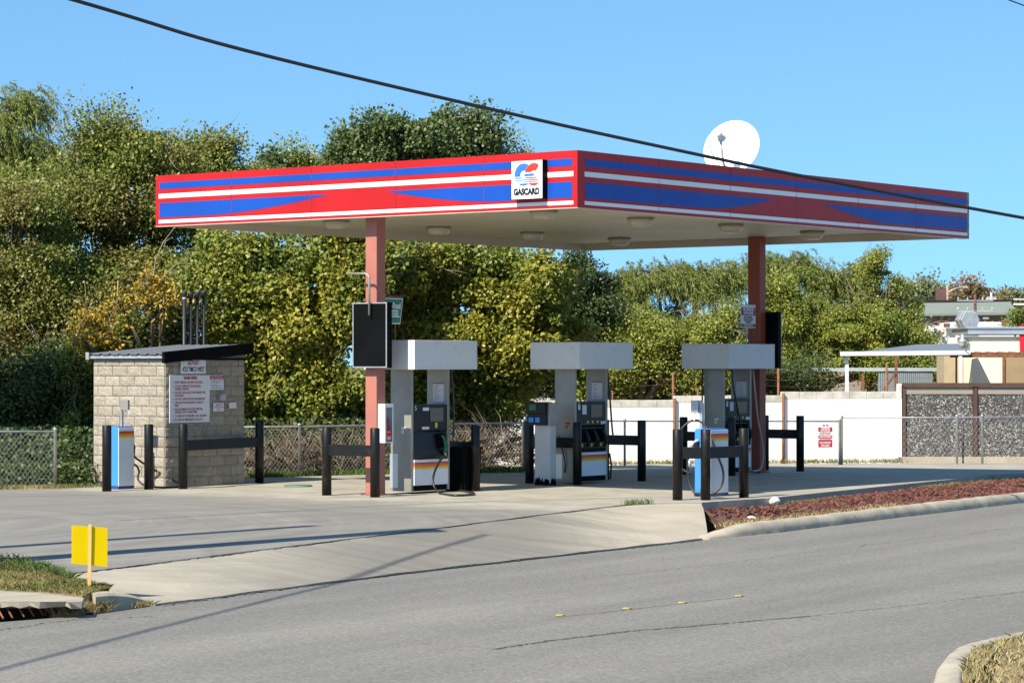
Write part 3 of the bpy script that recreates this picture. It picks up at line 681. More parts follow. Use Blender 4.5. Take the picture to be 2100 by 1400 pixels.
# ---- emblem sign on the sunny face
ya, za = onX(1049, 333, -.12); yb, zb = onX(1113, 406, -.12); zt2, zb2 = 4.972, 4.408
sg = thing('emblem_sign', 'square white illuminated-type sign with round blue and red emblem on the canopy edge', 'sign', S(-.005, (ya + yb) / 2, (zt2 + zb2) / 2), YAW)
hw = (ya - yb) / 2; hh = (zt2 - zb2) / 2
mb = MB(); mb.box(-.112, 0, -hw, hw, -hh, hh); mb.build('cabinet', M['matblack'], sg, bevel=.004)
mb = MB(); mb.box(-.12, -.1125, -hw + .006, hw - .006, -hh + .006, hh - .006); mb.build('sign_face', M['logo_white'], sg)
mb = MB()
def logo(u, v):                                     # metres from the emblem's top left
    gx, gy, R, ri = .396 * .572, .366 * .56, .163, .056
    cx, cy, rc = .72 * .572, .372 * .56, .163
    dg = math.hypot(u - gx, v - gy); dc = math.hypot(u - cx, v - cy)
    ang = math.degrees(math.atan2(-(v - cy), u - cx))
    base = v > gy + .028
    if base:
        for s in (.0, .031, .060, .087):
            if abs(v - (gy + .034 + s)) < .0065: return 0
    inC = ri < dc < rc and (ang > 52 or ang < -46) and u < .50
    inG = ri < dg < R
    if base:
        if dg < R and u < .335 - (v - gy - .03) * .25 and (dg > ri or v > gy + .05): return 1
        if dc < rc and u < .515 and u > .335 - (v - gy - .03) * .25 and (ang < -40): return 2
        return 0
    if .155 + .085 < u + .0 < .155 + .085 + .175 and gy - .012 < v < gy + .026: return 1
    if inC and not (v > gy - .03): 
        if dc > rc - .004 and inG: return 0
        return 2
    if inG and u < gx + .12 and not (v > gy - .03 and u > gx): return 1
    return 0
rows, cols = 150, 150; Hs, Ws = .56, .572
for i in range(rows):
    v0 = Hs * .72 * i / rows; v1 = Hs * .72 * (i + 1) / rows; run = 0; st = 0
    for j in range(cols + 1):
        k = logo((j + .5) / cols * Ws, (v0 + v1) / 2) if j < cols else 0
        if k != run:
            if run: 
                u0, u1 = st / cols * Ws, j / cols * Ws
                mb.add([(-.123, hw - u0, hh - v1), (-.123, hw - u1, hh - v1), (-.123, hw - u1, hh - v0), (-.123, hw - u0, hh - v0)], [(0, 1, 2, 3)], run - 1)
            run, st = k, j
mb.build('emblem', [M['logo_blue'], M['logo_red']], sg)
mb = MB(); text_mb(mb, "GASCARD", .125, (-.12, .005, -hh + .105), (0, -1, 0), (0, 0, 1), sx=.82, bold=.009)
mb.build('lettering', M['text_black'], sg)
# ---- satellite dish on the roof
dc = yp(1500, 303, 45.5); nrm = Vector((-.42, -.84, .34)).normalized()
ds = thing('satellite_dish', 'white satellite dish with feed arm standing on the canopy roof', 'satellite dish', (dc.x + .1, dc.y + .35, ZT - .2))
off = dc - ds.location
mb = MB(); R_ = .50
prof = [(R_ * k / 12, -.16 * (1 - (k / 12) ** 2)) for k in range(13)]; 
mb.lathe([(max(r, .001), z) for r, z in prof] + [(R_ + .012, .004), (R_ + .012, -.012)] + [(max(r, .001), z - .015) for r, z in prof[::-1]], 48, off, 0, nrm)
mb.build('reflector', M['dish'], ds)
side = nrm.cross(Vector((0, 0, 1))).normalized(); upv = side.cross(nrm)
foc = off + nrm * .50 - upv * .02 
mb = MB(); mb.tube([off - upv * .47 + nrm * .0, off - upv * .40 + nrm * .25, foc - upv * .06], .022, 8); mb.build('feed_arm', M['galv'], ds)
mb = MB(); mb.tube([off + side * .46, foc], .006, 6); mb.tube([off - side * .46, foc], .006, 6); mb.build('stay_rod', M['galv'], ds)
mb = MB(); mb.lathe([(0, -.08), (.065, -.08), (.065, .0), (.04, .02), (.04, .10), (.06, .11), (.06, .16), (0, .16)], 16, foc, 0, nrm); mb.box(foc.x - .05, foc.x + .05, foc.y - .03, foc.y + .03, foc.z - .09, foc.z - .03)
mb.build('feed_horn', M['farwhite'], ds)
mb = MB(); mb.tube([foc, foc + Vector((-.12, -.05, .02)), foc + Vector((-.2, -.05, -.2)), off - upv * .4 + Vector((-.12, 0, 0)), off - upv * .5], .006, 6); mb.build('feed_cable', M['cable'], ds)
mb = MB(); mb.tube([(0, 0, 0), (0, 0, off.z * .75), off - nrm * .16], .04, 10); mb.tube([(.35, .3, 0), (0, 0, off.z * .7)], .02, 8); mb.tube([(-.35, .3, 0), (0, 0, off.z * .7)], .02, 8); mb.build('mast', M['galv'], ds)

# ================================================================== GUARDS AND BOLLARDS
PR = .074
def post_mb(x, y, h=1.05):
    mb = MB(); mb.lathe([(0.001, 0), (PR, 0), (PR, h - .012), (PR - .008, h), (0.001, h)], 24, (x, y, 0)); return mb
def guard(label, px, pairs=None, name='guard_rail', cat='guard rail', group='black steel guards round the pumps', S0=None):
    pts = S0
    cx = sum(p[0] for p in pts) / len(pts); cy = sum(p[1] for p in pts) / len(pts)
    g = thing(name, label, cat, S(cx, cy), YAW, group)
    for p in pts: post_mb(p[0] - cx, p[1] - cy).build('post', M['post'], g)
    for a, b in (pairs or []):
        p, q = Vector((pts[a][0] - cx, pts[a][1] - cy, .70)), Vector((pts[b][0] - cx, pts[b][1] - cy, .70))
        d = (q - p).normalized() * (PR - .012); mb = MB(); mb.bar(p + d, q - d, .07, .17); mb.build('rail', M['post'], g, bevel=.006)
    return g
def gpair(pb, pa, base, yb=3.72):                   # the two posts of an end guard, given their places in the row
    x = onY(pb, base, yb)[0]; y = onX(pa, base, x)[0] if pa else yb + .78
    return [(x, y), (x, yb)]
guard('black two-post guard with crossbar standing in front of the salmon column', 0, [(0, 1)], S0=gpair(769, 670, 1021))
guard('black two-post guard beside the litter bin, its front post at the bin', 0, [(0, 1)], S0=gpair(975, None, 1010))
guard('black two-post guard with crossbar behind the card reader pedestal', 0, [(0, 1)], S0=gpair(1184, 1086, 999))
guard('black two-post guard at the right end of the middle pump', 0, [(0, 1)], S0=gpair(1316, None, 990))
guard('black two-post guard at the near end of the pump under the dark red column', 0, [(0, 1)], S0=gpair(1500, 1402, 977))
guard('black two-post guard whose crossbar reaches behind the dark red column', 0, [(0, 1)], S0=gpair(1641, None, 968))
guard('black three-post guard wrapped round the blue and white pump near the red gravel', 0, [(0, 1), (1, 2)], S0=[(1.98, -.39), (2.239, -.717), (3.22, -.76)])
guard('black two-post guard with long crossbar along the block shed', 0, [(0, 1)], S0=[(.04, 7.953), (2.356, 8.432)])
for p, lb in [((-1.291, 8.322), 'black bollard left of the blue and white pump by the shed'), ((-.417, 8.27), 'black bollard right of the blue and white pump by the shed')]:
    o = post_mb(0, 0).build('bollard', M['post'], loc=S(*p)); tag(o, lb, 'bollard', 'bollards by the shed')

# ================================================================== FUEL DISPENSERS
def curve(pts, n=10):
    P = [Vector(p) for p in pts]; P = [P[0] * 2 - P[1]] + P + [P[-1] * 2 - P[-2]]; o = []
    for i in range(1, len(P) - 2):
        for k in range(n):
            t = k / n; a, b, c, d = P[i - 1:i + 3]
            o.append(.5 * ((2 * b) + (c - a) * t + (2 * a - 5 * b + 4 * c - d) * t * t + (3 * b - a - 3 * c + d) * t ** 3))
    o.append(P[-2]); return o
def stripes(mb, x0, x1, y, ztop, hs, base):         # red / orange / amber / yellow bands on a -y face
    z = ztop
    for k, h in enumerate(hs):
        mb.add([(x0, y, z - h), (x1, y, z - h), (x1, y, z), (x0, y, z)], [(0, 1, 2, 3)], base + k); z -= h
def stripes_x(mb, y0, y1, x, ztop, hs, base):
    z = ztop
    for k, h in enumerate(hs):
        mb.add([(x, y1, z - h), (x, y0, z - h), (x, y0, z), (x, y1, z)], [(0, 1, 2, 3)], base + k); z -= h
STR = [.028, .03, .022, .025]
def dispenser(xc, label, variant):
    t = thing('fuel_dispenser', label, 'fuel pump', S(xc, 4.10), YAW, 'fuel pumps under the canopy')
    mb = MB()                                        # topper: box with rim frames
    mb.box(-.77, .77, -.51, .51, 1.942, 2.375)
    for (z0, z1) in ((1.935, 1.955), (2.368, 2.388)):
        mb.box(-.775, .775, -.516, .516, z0, z1)
    mb.box(-.775, -.755, -.514, .514, 1.955, 2.368); mb.box(.755, .775, -.514, .514, 1.955, 2.368)
    mb.build('topper', M['topper'], t, bevel=.004)
    for x0 in (-.485, .41):
        mb = MB(); mb.box(x0, x0 + .055, -.205, .215, .04, 1.942); o = mb.build('stanchion', M['steel'], t, bevel=.006)
        if x0 < 0:
            mb = MB(); mb.box(x0 - .004, x0 - .001, .06, .225, .09, .62 if variant == 1 else .5); mb.build('access_plate', M['alum'], o)
            mb = MB(); mb.box(x0 - .004, x0 - .001, -.10, -.01, 1.0, 1.04); mb.box(x0 - .004, x0 - .001, -.06, -.01, .94, .985); mb.build('sticker', M['sign_red'] if variant == 2 else M['sticker'], o)
        else:
            mb = MB(); mb.box(x0 - .004, x0 - .001, -.13, .09, 1.42, 1.72); mb.build('notice', M['sticker'], o)
            mb = MB(); mb.box(x0 - .007, x0 - .0045, -.13, .09, 1.705, 1.722)
            for q in range(7): mb.box(x0 - .0065, x0 - .0045, .01 - .1 * random.random(), .07, 1.67 - q * .037, 1.677 - q * .037)
            mb.build('notice_lettering', M['text_red'], o)
    # cabinet profile (y,z): black plinth, white lower panel, sloped nozzle bay, upright head
    mb = MB(); prof = [(-.20, .53), (-.225, .60), (-.17, .95), (-.20, .985), (-.20, 1.385), (.20, 1.385), (.20, .985), (.17, .95), (.225, .60), (.20, .53)]
    mb.prism(prof, lambda u, v, w: (w, u, v), -.428, .408); mb.build('upper_cabinet', M['black'], t, bevel=.006)
    mb = MB(); mb.box(-.42, .40, -.19, .19, .04, .13); mb.build('plinth', M['matblack'], t)
    mb = MB(); mb.box(-.427, .44 if False else .407, -.222, .245, .13, .53)
    lo = mb.build('lower_panel', M['pwhite'], t, bevel=.005)
    mb = MB(); stripes(mb, -.425, .405, -.2245, .487, STR, 0); stripes_x(mb, -.22, .243, -.4295, .487, STR, 0)
    mb.build('stripe_band', [M['pred'], M['porange'], M['porange2'], M['pyellow']], lo)
    mb = MB(); mb.box(-.425, -.40, .216, .246, .14, .52); mb.build('edge_trim', M['pwhite'], lo)
    # head details on the front
    yf = -.2035
    mb = MB(); mb.box(-.02, .30, yf - .004, yf, 1.12, 1.33); mb.build('display', M['glass_dark'], t)
    mb = MB()
    if variant == 1: rects = [(-.20, -.05, 1.29, 1.34), (-.22, -.05, 1.0, 1.04)]
    else: rects = [(-.27, -.15, 1.17, 1.33), (.26, .40, 1.0, 1.05), (-.39, -.33, 1.25, 1.34)]
    for a, b, c, d in rects:
        mb = MB(); mb.box(a, b, yf - .003, yf, c, d); mb.build('sticker', M['sticker'], t)
    for k in range(3):
        mb = MB()
        if variant == 1:
            if k: break
            mb.box(.10, .155, yf - .004, yf, 1.02, 1.10)
        else: mb.box(-.14 + k * .14, -.09 + k * .14, yf - .004, yf, 1.02, 1.06)
        mb.build('grade_button', M['btn'], t)
    for k in range(3):
        if variant != 1:
            mb = MB(); x = -.30 + k * .27; mb.obox((x, -.222, .655), (.026, 0, 0), (0, -.003, .0), (0, .005, .032)); mb.build('grade_label', M['btn'], t)
    mb = MB(); text_mb(mb, "5" if variant == 1 else ("3" if variant == 2 else "1"), .10, (-.40, yf, 1.33), (1, 0, 0), (0, 0, 1), align='LEFT'); mb.build('pump_number', M['text_white'], t)
    # nozzle boots
    for k in range(1 if variant == 1 else 3):
        mb = MB(); x = .22 if variant == 1 else -.25 + k * .25; mb.box(x - .07, x + .07, -.24, -.17, .70, .93); bo = mb.build('nozzle_boot', M['matblack'], t, bevel=.01)
        mb = MB()                                    # nozzle: grip, spout, lever
        mb.tube(curve([(x + .05, -.25, .62), (x + .045, -.285, .72), (x + .02, -.275, .84), (x, -.24, .90)], 6), [.02] + [.028] * 12 + [.024] * 5 + [.018], 10)
        mb.tube(curve([(x + .05, -.315, .66), (x + .045, -.33, .74), (x + .03, -.31, .82)], 5), .007, 6)
        mb.build('nozzle', M['nozzle_green'] if variant == 1 else M['black'], t, bevel=0)
        if variant == 1:
            hp = [(x + .055, -.255, .60)]
            for hx_, hy_, yS_ in ((899, 950, 3.78), (889, 975, 3.68), (890, 996, 3.60)): q = onY(hx_, hy_, yS_); hp.append((q[0] - xc, yS_ - 4.10, q[1]))
            for hx_, hy_ in ((904, 1011), (930, 1015), (962, 1014), (972, 1011), (955, 1007), (934, 1003)): q = toS(gp(hx_, hy_, .02)); hp.append((q[0] - xc, q[1] - 4.10, .02))
            mb = MB(); mb.tube(curve(hp, 8), .019, 8); mb.build('hose', M['rubber'], t)
            mb = MB(); mb.lathe([(.001, 0), (.026, 0), (.024, .09), (.016, .1), (.001, .1)], 12, (x + .05, -.258, .58), 0, (.15, .1, .4)); mb.build('swivel', M['alum'], t)
    # whip hoses hanging from the topper past the far stanchion
    if variant == 1: hs = [([(.50, -.20, 1.94), (.505, -.24, 1.6), (.50, -.26, 1.1), (.47, -.27, .85)], .014), ([(-.30, .30, 1.94), (-.30, .30, 1.6), (-.33, .28, 1.2)], .014)]
    elif variant == 2: hs = [([(.50, -.17, 1.94), (.50, -.22, 1.5), (.52, -.25, 1.0), (.53, -.28, .72)], .016), ([(.44, -.26, .50), (.43, -.30, .3), (.45, -.27, .06)], .016), ([(-.52, .1, .8), (-.52, -.02, .4), (-.50, .0, .2)], .012)]
    else: hs = [([(-.44, -.36, 1.94), (-.36, -.34, 1.6), (-.2, -.32, 1.25), (-.06, -.3, .9)], .016), ([(-.56, .2, 1.94), (-.57, .2, 1.4), (-.58, .2, .9)], .014)]
    for pts_, r_ in hs: mb = MB(); mb.tube(curve(pts_, 8), r_, 8); mb.build('hose', M['rubber'], t)
    if variant == 3:
        mb = MB(); mb.tube(curve([(.52, -.2, 1.93), (.55, -.22, 1.55), (.66, -.22, 1.0), (.80, -.22, .6), (.84, -.22, .3), (.70, -.24, .08), (.42, -.26, .05)], 8), .017, 8); mb.build('hose', M['greyhose'], t)
    return t
dispenser(1.43, 'fuel pump next to the salmon column, green nozzle hose trailing on the ground', 1)
dispenser(5.72, 'fuel pump standing in the middle behind the card reader pedestal', 2)
dispenser(10.28, 'fuel pump beside the dark red column with a pale hanging hose', 3)

# ---- card reader pedestal by the middle pump
x0, _ = onY(1133, 998, 3.30)
pcr = toS(gp(1128, 995.3)); cr = thing('card_reader', 'black card reader head on chipped white pedestal beside the middle pump', 'card reader', S(*pcr), YAW)
mb = MB(); mb.box(0, .17, 0, .32, .03, 1.0); mb.build('pedestal', pm('pedestal_grey', (.47, .47, .47), .5, var=.08, dirt=(.36, .35, .33), ds=5), cr, bevel=.008)
mb = MB(); r = random.Random(3)
pl = [(0, .0)] + [(k * .02, .06 + r.uniform(0, .09)) for k in range(1, 16)] + [(.32, .0)]
mb.prism(pl, lambda u, v, w: (w, u, v), -.004, -.001); pl2 = [(0, 0)] + [(k * .02, .06 + r.uniform(0, .08)) for k in range(1, 9)] + [(.17, 0)]
mb.prism(pl2, lambda u, v, w: (u, w, v), -.004, -.001); mb.box(0, .17, 0, .32, 0, .03)
mb.build('rust_patch', M['matblack'], cr)
mb = MB(); mb.prism([(-.06, 1.0), (-.06, 1.18), (-.10, 1.20), (-.10, 1.385), (.12, 1.385), (.12, 1.0)], lambda u, v, w: (u, w, v), .04, .44); mb.build('reader_head', M['black'], cr, bevel=.008)
mb = MB(); mb.box(-.02, .22, -.01, .038, 1.0, 1.375); mb.build('side_panel', M['steel'], cr, bevel=.004)
mb = MB(); mb.box(-.104, -.101, .22, .36, 1.25, 1.345); mb.build('screen', pm('screen_green', (.02, .10, .03), .2), cr)
for a_, b_, m_ in ((.17, .26, M['sky_blue']), (.30, .40, M['sky_blue'])): mb = MB(); mb.box(-.064, -.061, a_, b_, 1.05, 1.13); mb.build('keypad', m_, cr)

# ---- satellite pumps (blue and white)
def satellite(loc, label, L_, D_, H_, big):
    t = thing('satellite_pump', label, 'fuel pump', loc, YAW, 'blue and white satellite pumps')
    mb = MB(); mb.box(0, L_, .012, D_ - .012, .05, H_); mb.build('cabinet', M['sky_blue'], t, bevel=.006)
    mb = MB(); mb.box(.004, L_ - .004, 0, .0115, .05, H_ - .01); fp = mb.build('front_panel', M['pwhite'], t, bevel=.003)
    mb = MB(); stripes(mb, .004, L_ - .004, -.003, H_ - .065, [v * 1.0 for v in STR], 0); mb.build('stripe_band', [M['pred'], M['porange'], M['porange2'], M['pyellow']], fp)
    mb = MB(); mb.box(-.003, L_ + .003, .0, D_, 0, .05); mb.build('plinth', M['carblue'], t)
    mb = MB(); mb.box(.02, L_ - .02, .02, D_ - .02, H_, H_ + .012); mb.build('lid', M['sky_blue'], t)
    return t
pL = toS(gp(243, 1003)); Ls = onY(275, 1000, pL[1])[0] - pL[0]
sl = satellite(S(*pL), 'blue and white pump by the block shed, nozzle hose lying on the ground', Ls, .22, 1.0, False)
mb = MB(); mb.box(.15, .19, .08, .12, 1.0, 1.42); pst = mb.build('mast', M['galv'], sl, bevel=.003)
mb = MB(); mb.box(.13, .17, -.08, .10, 1.28, 1.44); mb.lathe([(.001, -.03), (.01, -.03), (.01, 0), (.001, 0)], 8, (.15, 0, 1.28)); mb.build('hose_retriever', M['steel'], pst)
mb = MB(); mb.tube(curve([(Ls + .01, .05, .72), (Ls + .03, .03, .60), (Ls + .05, .02, .50), (Ls + .35, -.10, .30), (Ls + .72, -.28, .08), (Ls + .85, -.32, .02), (Ls + .75, -.36, .02), (Ls + .3, -.36, .018), (Ls + .1, -.16, .05), (Ls + .06, -.03, .15), (Ls + .09, -.02, .28), (Ls + .05, .0, .37), (Ls, .04, .40)], 8), .017, 8); mb.build('hose', M['rubber'], sl)
mb = MB(); mb.tube([(Ls + .01, .08, .75), (Ls + .04, .05, .68), (Ls + .04, .05, .55)], [.03, .03, .02], 8); mb.build('nozzle', M['black'], sl)
mb = MB(); mb.tube([(Ls + .22, -.04, .38), (Ls + .28, -.068, .345)], .021, 8); mb.tube([(Ls + .40, -.12, .265), (Ls + .44, -.14, .24)], .021, 8); mb.build('coupling', pm('brass', (.35, .22, .06), .35, .7), sl)
pR = (3.13, -.23); LR = .50
sr = satellite(S(pR[0] - .02, pR[1]), 'blue and white pump with looped hose behind the three-post guard', LR, .30, 1.02, True)
mb = MB(); mb.box(.10, .16, .22, .27, 1.0, 1.42); pst = mb.build('mast', M['galv'], sr, bevel=.003)
mb = MB(); mb.box(.06, .20, .27, .40, 1.27, 1.46); mb.build('hose_retriever', M['galv'], pst, bevel=.006)
mb = MB(); mb.tube([(.12, .36, 1.27), (.12, .37, 1.18)], .004, 5); mb.lathe([(.001, 0), (.022, .01), (.022, .035), (.001, .045)], 10, (.12, .37, 1.14)); mb.build('retriever_cord', M['sticker'], pst)
mb = MB(); mb.tube(curve([(-.02, .36, .35), (-.05, .46, .40), (-.08, .56, .5), (-.06, .60, .72), (0, .56, .98), (.07, .46, 1.12), (.12, .36, 1.16), (.10, .2, 1.11), (.06, .05, .95), (.08, -.06, .66), (.16, -.12, .40), (.14, -.12, .2), (.06, -.05, .07), (-.02, .1, .03), (-.05, .26, .06), (-.04, .37, .25), (-.03, .40, .50), (-.04, .36, .70)], 9), .018, 8); mb.build('hose', M['rubber'], sr)
mb = MB(); mb.tube(curve([(-.05, .36, .62), (-.06, .33, .72), (-.05, .27, .82), (-.03, .20, .86)], 6), [.022] + [.03] * 10 + [.022] * 8, 9); mb.tube([(-.03, .36, .55), (-.03, .36, .45)], .026, 8); mb.build('nozzle', M['alum'], sr)
mb = MB(); mb.box(-.05, 0, .20, .28, .68, .84); mb.build('nozzle_boot', M['black'], sr, bevel=.008)

# ---- litter bin
pb = S(2.33, 3.98); bn = thing('litter_bin', 'black square litter bin between the pump and its guard', 'litter bin', pb, YAW)
mb = MB(); mb.prism([(-.20, 0), (.20, 0), (.235, .66), (-.235, .66)], lambda u, v, w: (u, w, v), -.2, .2); mb.build('body', M['matblack'], bn, bevel=.02)
mb = MB(); mb.box(-.25, .25, -.22, .22, .655, .70); mb.build('rim', M['matblack'], bn, bevel=.012)

# ---- things fixed to the columns
def price_sign(x0, y0, y1, z0, z1, label, flip=1):
    t = thing('price_sign', label, 'sign', S(x0, (y0 + y1) / 2, (z0 + z1) / 2), YAW, 'empty black sign boxes on the columns')
    h = (y1 - y0) / 2; v = (z1 - z0) / 2
    mb = MB(); mb.box(0, .115 * flip, -h, h, -v, v); mb.build('cabinet', M['matblack'], t, bevel=.004)
    mb = MB(); f = .019
    for a in ((-h, -h + f, -v, v), (h - f, h, -v, v), (-h + f, h - f, -v, -v + f), (-h + f, h - f, v - f, v)): mb.box(-.014 * flip, -.001 * flip, *a)
    mb.build('frame', M['galv'], t, bevel=.003)
    mb = MB(); mb.box(-.004 * flip, -.0012 * flip, -h + f + .002, h - f - .002, -v + f + .002, v - f - .002); mb.build('blank_face', M['matblack'], t)
    return t
y1_, z1_ = onX(724, 621, .17); y0_, z0_ = onX(794, 754, .17)
ps = price_sign(.17, y0_, y1_, z0_, z1_, 'empty black sign box on the salmon column beneath a bent pipe')
mb = MB(); yc = onX(759, 600, .13)[0]; zz = [onX(759, q, .13)[1] for q in (640, 585, 561)]; c = ps.location
yy = yc - (y0_ + y1_) / 2; zc = (z0_ + z1_) / 2
mb.tube([(-.06, yy, zz[0] - zc - .05), (-.06, yy, zz[1] - zc + .1), (-.06, yy + .01, zz[2] - zc - .04), (-.06, yy + .06, zz[2] - zc), (-.06, yy + .44, zz[2] - zc + .01)], .018, 10)
mb.build('pipe_bracket', M['steel'], ps)
y1_, z1_ = onX(1540, 640, 11.48); y0_, z0_ = onX(1599, 755, 11.48)
price_sign(11.53, y0_, y1_, z0_, z1_, 'empty black sign box behind the dark red column', -1)
# fire extinguisher cabinet
xa = .335; ya_, zt_ = onX(774, 828, xa); yb_, zb_ = onX(789.5, 908, xa); xb = onY(807, 860, yb_)[0]
fx = thing('extinguisher_cabinet', 'white fire extinguisher cabinet with clear front on the salmon column', 'fire extinguisher cabinet', S(xa, yb_, zb_), YAW)
Hc = zt_ - zb_; Dc = max(.12, 4.05 - yb_); Lc = xb - xa
mb = MB(); mb.box(0, .008, 0, Dc, 0, Hc); mb.box(Lc - .008, Lc, 0, Dc, 0, Hc); mb.box(.008, Lc - .008, Dc - .008, Dc, 0, Hc); mb.box(.008, Lc - .008, 0, Dc - .009, Hc - .055, Hc); mb.box(.008, Lc - .008, 0, Dc - .009, 0, .02)
for a, b in ((.009, .03), (Lc - .03, Lc - .009)): mb.box(a, b, 0, .006, .021, Hc - .056)
mb.build('housing', M['pwhite'], fx, bevel=.002)
mb = MB(); mb.lathe([(.001, .05), (.05, .05), (.05, .33), (.03, .38), (.015, .39), (.015, .42), (.001, .42)], 16, (Lc / 2, Dc / 2, 0)); mb.build('extinguisher', pm('extinguisher_red', (.5, .06, .02), .3), fx)
mb = MB(); mb.box(.035, Lc - .035, .004, .0065, .03, .2); mb.build('instruction_plate', M['logo_red'], fx)
mb = MB(); mb.box(.06, Lc - .06, .002, .0035, .05, .1); mb.box(.05, Lc - .07, .002, .0035, .16, .175); mb.build('plate_lettering', M['text_white'], fx)
gm, gtree, gb = nodes_of('cabinet_glass'); gb.inputs["Transmission Weight"].default_value = 1; gb.inputs["Roughness"].default_value = .05; gb.inputs["IOR"].default_value = 1.1; gb.inputs["Base Color"].default_value = (.9, .92, .9, 1)
mb = MB(); mb.box(.031, Lc - .031, .0005, .0018, .022, Hc - .057); mb.build('glass', gm, fx)

# green road-diesel sign standing on the first topper, no-smoking sign on the third
def face_sign(name, label, corner_px, yS, cat='sign', lean=0):
    pass
gx0, gz0 = onY(790, 664, 4.1); gx1, gz1 = onY(827, 612, 4.1)
gs_ = thing('diesel_sign', 'green tapered diesel sign with white lettering above the pump by the salmon column', 'sign', S(gx1 - .28, 4.1, 2.388), YAW)
zb0, zt0 = gz0 - 2.388, gz1 - 2.388
mb = MB(); mb.prism([(-.20, zb0), (.20, zb0), (.27, zt0), (-.27, zt0)], lambda u, v, w: (u, w, v), -.006, .006); mb.build('border', M['sign_white'], gs_)
mb = MB(); mb.prism([(-.187, zb0 + .018), (.187, zb0 + .018), (.252, zt0 - .016), (-.252, zt0 - .016)], lambda u, v, w: (u, w, v), -.009, -.0065); mb.build('panel', M['sign_green'], gs_)
mb = MB(); text_mb(mb, "On-Road", .135, (.035, -.009, zt0 - .12), (1, 0, 0), (0, 0, 1), sx=.66, bold=.002); text_mb(mb, "DIESEL", .15, (.025, -.009, zt0 - .245), (1, 0, 0), (0, 0, 1), sx=.66, bold=.003); mb.build('lettering', M['text_white'], gs_)
mb = MB(); mb.bar((-.27, 0, zt0 + .012), (.27, 0, zt0 + .012), .02, .02); mb.bar((-.1, .012, 0), (-.1, .012, zt0), .02, .015, up=(0, 1, 0)); mb.bar((.1, .012, 0), (.1, .012, zt0), .02, .015, up=(0, 1, 0)); mb.build('bracket', M['rust'], gs_)
nx0, nz0 = onY(1519, 672, 4.0); nx1, nz1 = onY(1549, 627, 4.0)
ns = thing('no_smoking_sign', 'maroon and white no smoking sign on a thin post above the right pump', 'sign', S((nx0 + nx1) / 2, 4.0, 2.388), YAW)
hwd = (nx1 - nx0) / 2; zb0, zt0 = nz0 - 2.388, nz1 - 2.388
mb = MB(); mb.box(-hwd, hwd, -.004, .004, zb0, zt0); mb.build('panel', M['sign_white'], ns, bevel=.002)
mb = MB(); q = zt0 - zb0; mb.box(-hwd + .012, hwd - .012, -.007, -.0045, zt0 - q * .44, zt0 - q * .09); mb.box(-hwd + .012, hwd - .012, -.007, -.0045, zb0 + q * .04, zb0 + q * .18); mb.build('colour_band', M['sign_maroon'], ns)
mb = MB(); text_mb(mb, "NO SMOKING", .075, (0, -.007, zt0 - q * .18), (1, 0, 0), (0, 0, 1), sx=.74, bold=.003); text_mb(mb, "STOP ENGINE", .075, (0, -.007, zt0 - q * .345), (1, 0, 0), (0, 0, 1), sx=.70, bold=.003); text_mb(mb, "STATE FIRE MARSHALL", .05, (0, -.007, zb0 + q * .11), (1, 0, 0), (0, 0, 1), sx=.62, bold=.001); mb.build('lettering', M['text_white'], ns)
mb = MB()
for k, s in enumerate(["PENALTY FOR SMOKING", "WITHIN 20 FT OF PUMP OR", "DISPENSER IS UNLAWFUL", "BY ORDER OF"]): text_mb(mb, s, .042, (0, -.004, zt0 - q * (.51 + k * .083)), (1, 0, 0), (0, 0, 1), sx=.62, bold=.001)
mb.build('small_lettering', M['text_black'], ns)
mb = MB(); mb.bar((-.04, .01, 0), (-.04, .01, zb0 + .1), .018, .012, up=(0, 1, 0)); mb.bar((-hwd, 0, zt0 + .01), (hwd, 0, zt0 + .01), .015, .015); mb.build('post', M['galv'], ns)

# ================================================================== BLOCK SHED
sc = (.10, 8.43)                                    # near corner in the station frame
sh = thing('block_shed', 'small split-face concrete block shed with sloping metal roof', 'shed', S(*sc), YAW)
LW, RW = 1.66, 1.87
def block_wall(mb, length, fn, h0, hfun, seed, off):
    """rough split-face blocks, each a little displaced grid"""
    r = random.Random(seed); ch = .1655; z = h0; row = 0; bl = .345
    while z < 2.6:
        u = -bl * (.5 if row % 2 else 0) * 1. + (0 if row % 2 else 0)
        while u < length:
            a, b = max(0, u), min(length, u + bl)
            if b - a > .03:
                nx = max(2, int((b - a) / .038)); nz = 5; vs = []; mort = .005
                za, zb_ = z + mort, z + ch - mort
                ztop = [min(zb_, hfun(a + (b - a) * i / nx)) for i in range(nx + 1)]
                if min(ztop) - za > .02:
                    for j in range(nz + 1):
                        for i in range(nx + 1):
                            e = 0 if (i in (0, nx) or j in (0, nz)) else 1
                            uu = a + mort + (b - a - 2 * mort) * i / nx; zz = za + (ztop[i] - za) * j / nz
                            vs.append(fn(uu, zz, .012 + e * r.uniform(.002, .012)))
                    mb.add(vs, [(j * (nx + 1) + i, j * (nx + 1) + i + 1, (j + 1) * (nx + 1) + i + 1, (j + 1) * (nx + 1) + i) for j in range(nz) for i in range(nx)], 0)
                    # block sides back to the mortar plane
                    ring = [i for i in range(nx + 1)] + [j * (nx + 1) + nx for j in range(1, nz + 1)] + [nz * (nx + 1) + i for i in range(nx - 1, -1, -1)] + [j * (nx + 1) for j in range(nz - 1, 0, -1)]
                    o = len(mb.v) - len(vs)
                    for p, q in zip(ring, ring[1:] + ring[:1]):
                        vp_, vq = mb.v[o + p], mb.v[o + q]
                        mb.add([vp_, vq, tuple(np.array(vq) - np.array(fn(0, 0, .012)) + np.array(fn(0, 0, 0))), tuple(np.array(vp_) - np.array(fn(0, 0, .012)) + np.array(fn(0, 0, 0)))], [(0, 3, 2, 1)], 0)
            u += bl
        z += ch; row += 1
HL = 2.09
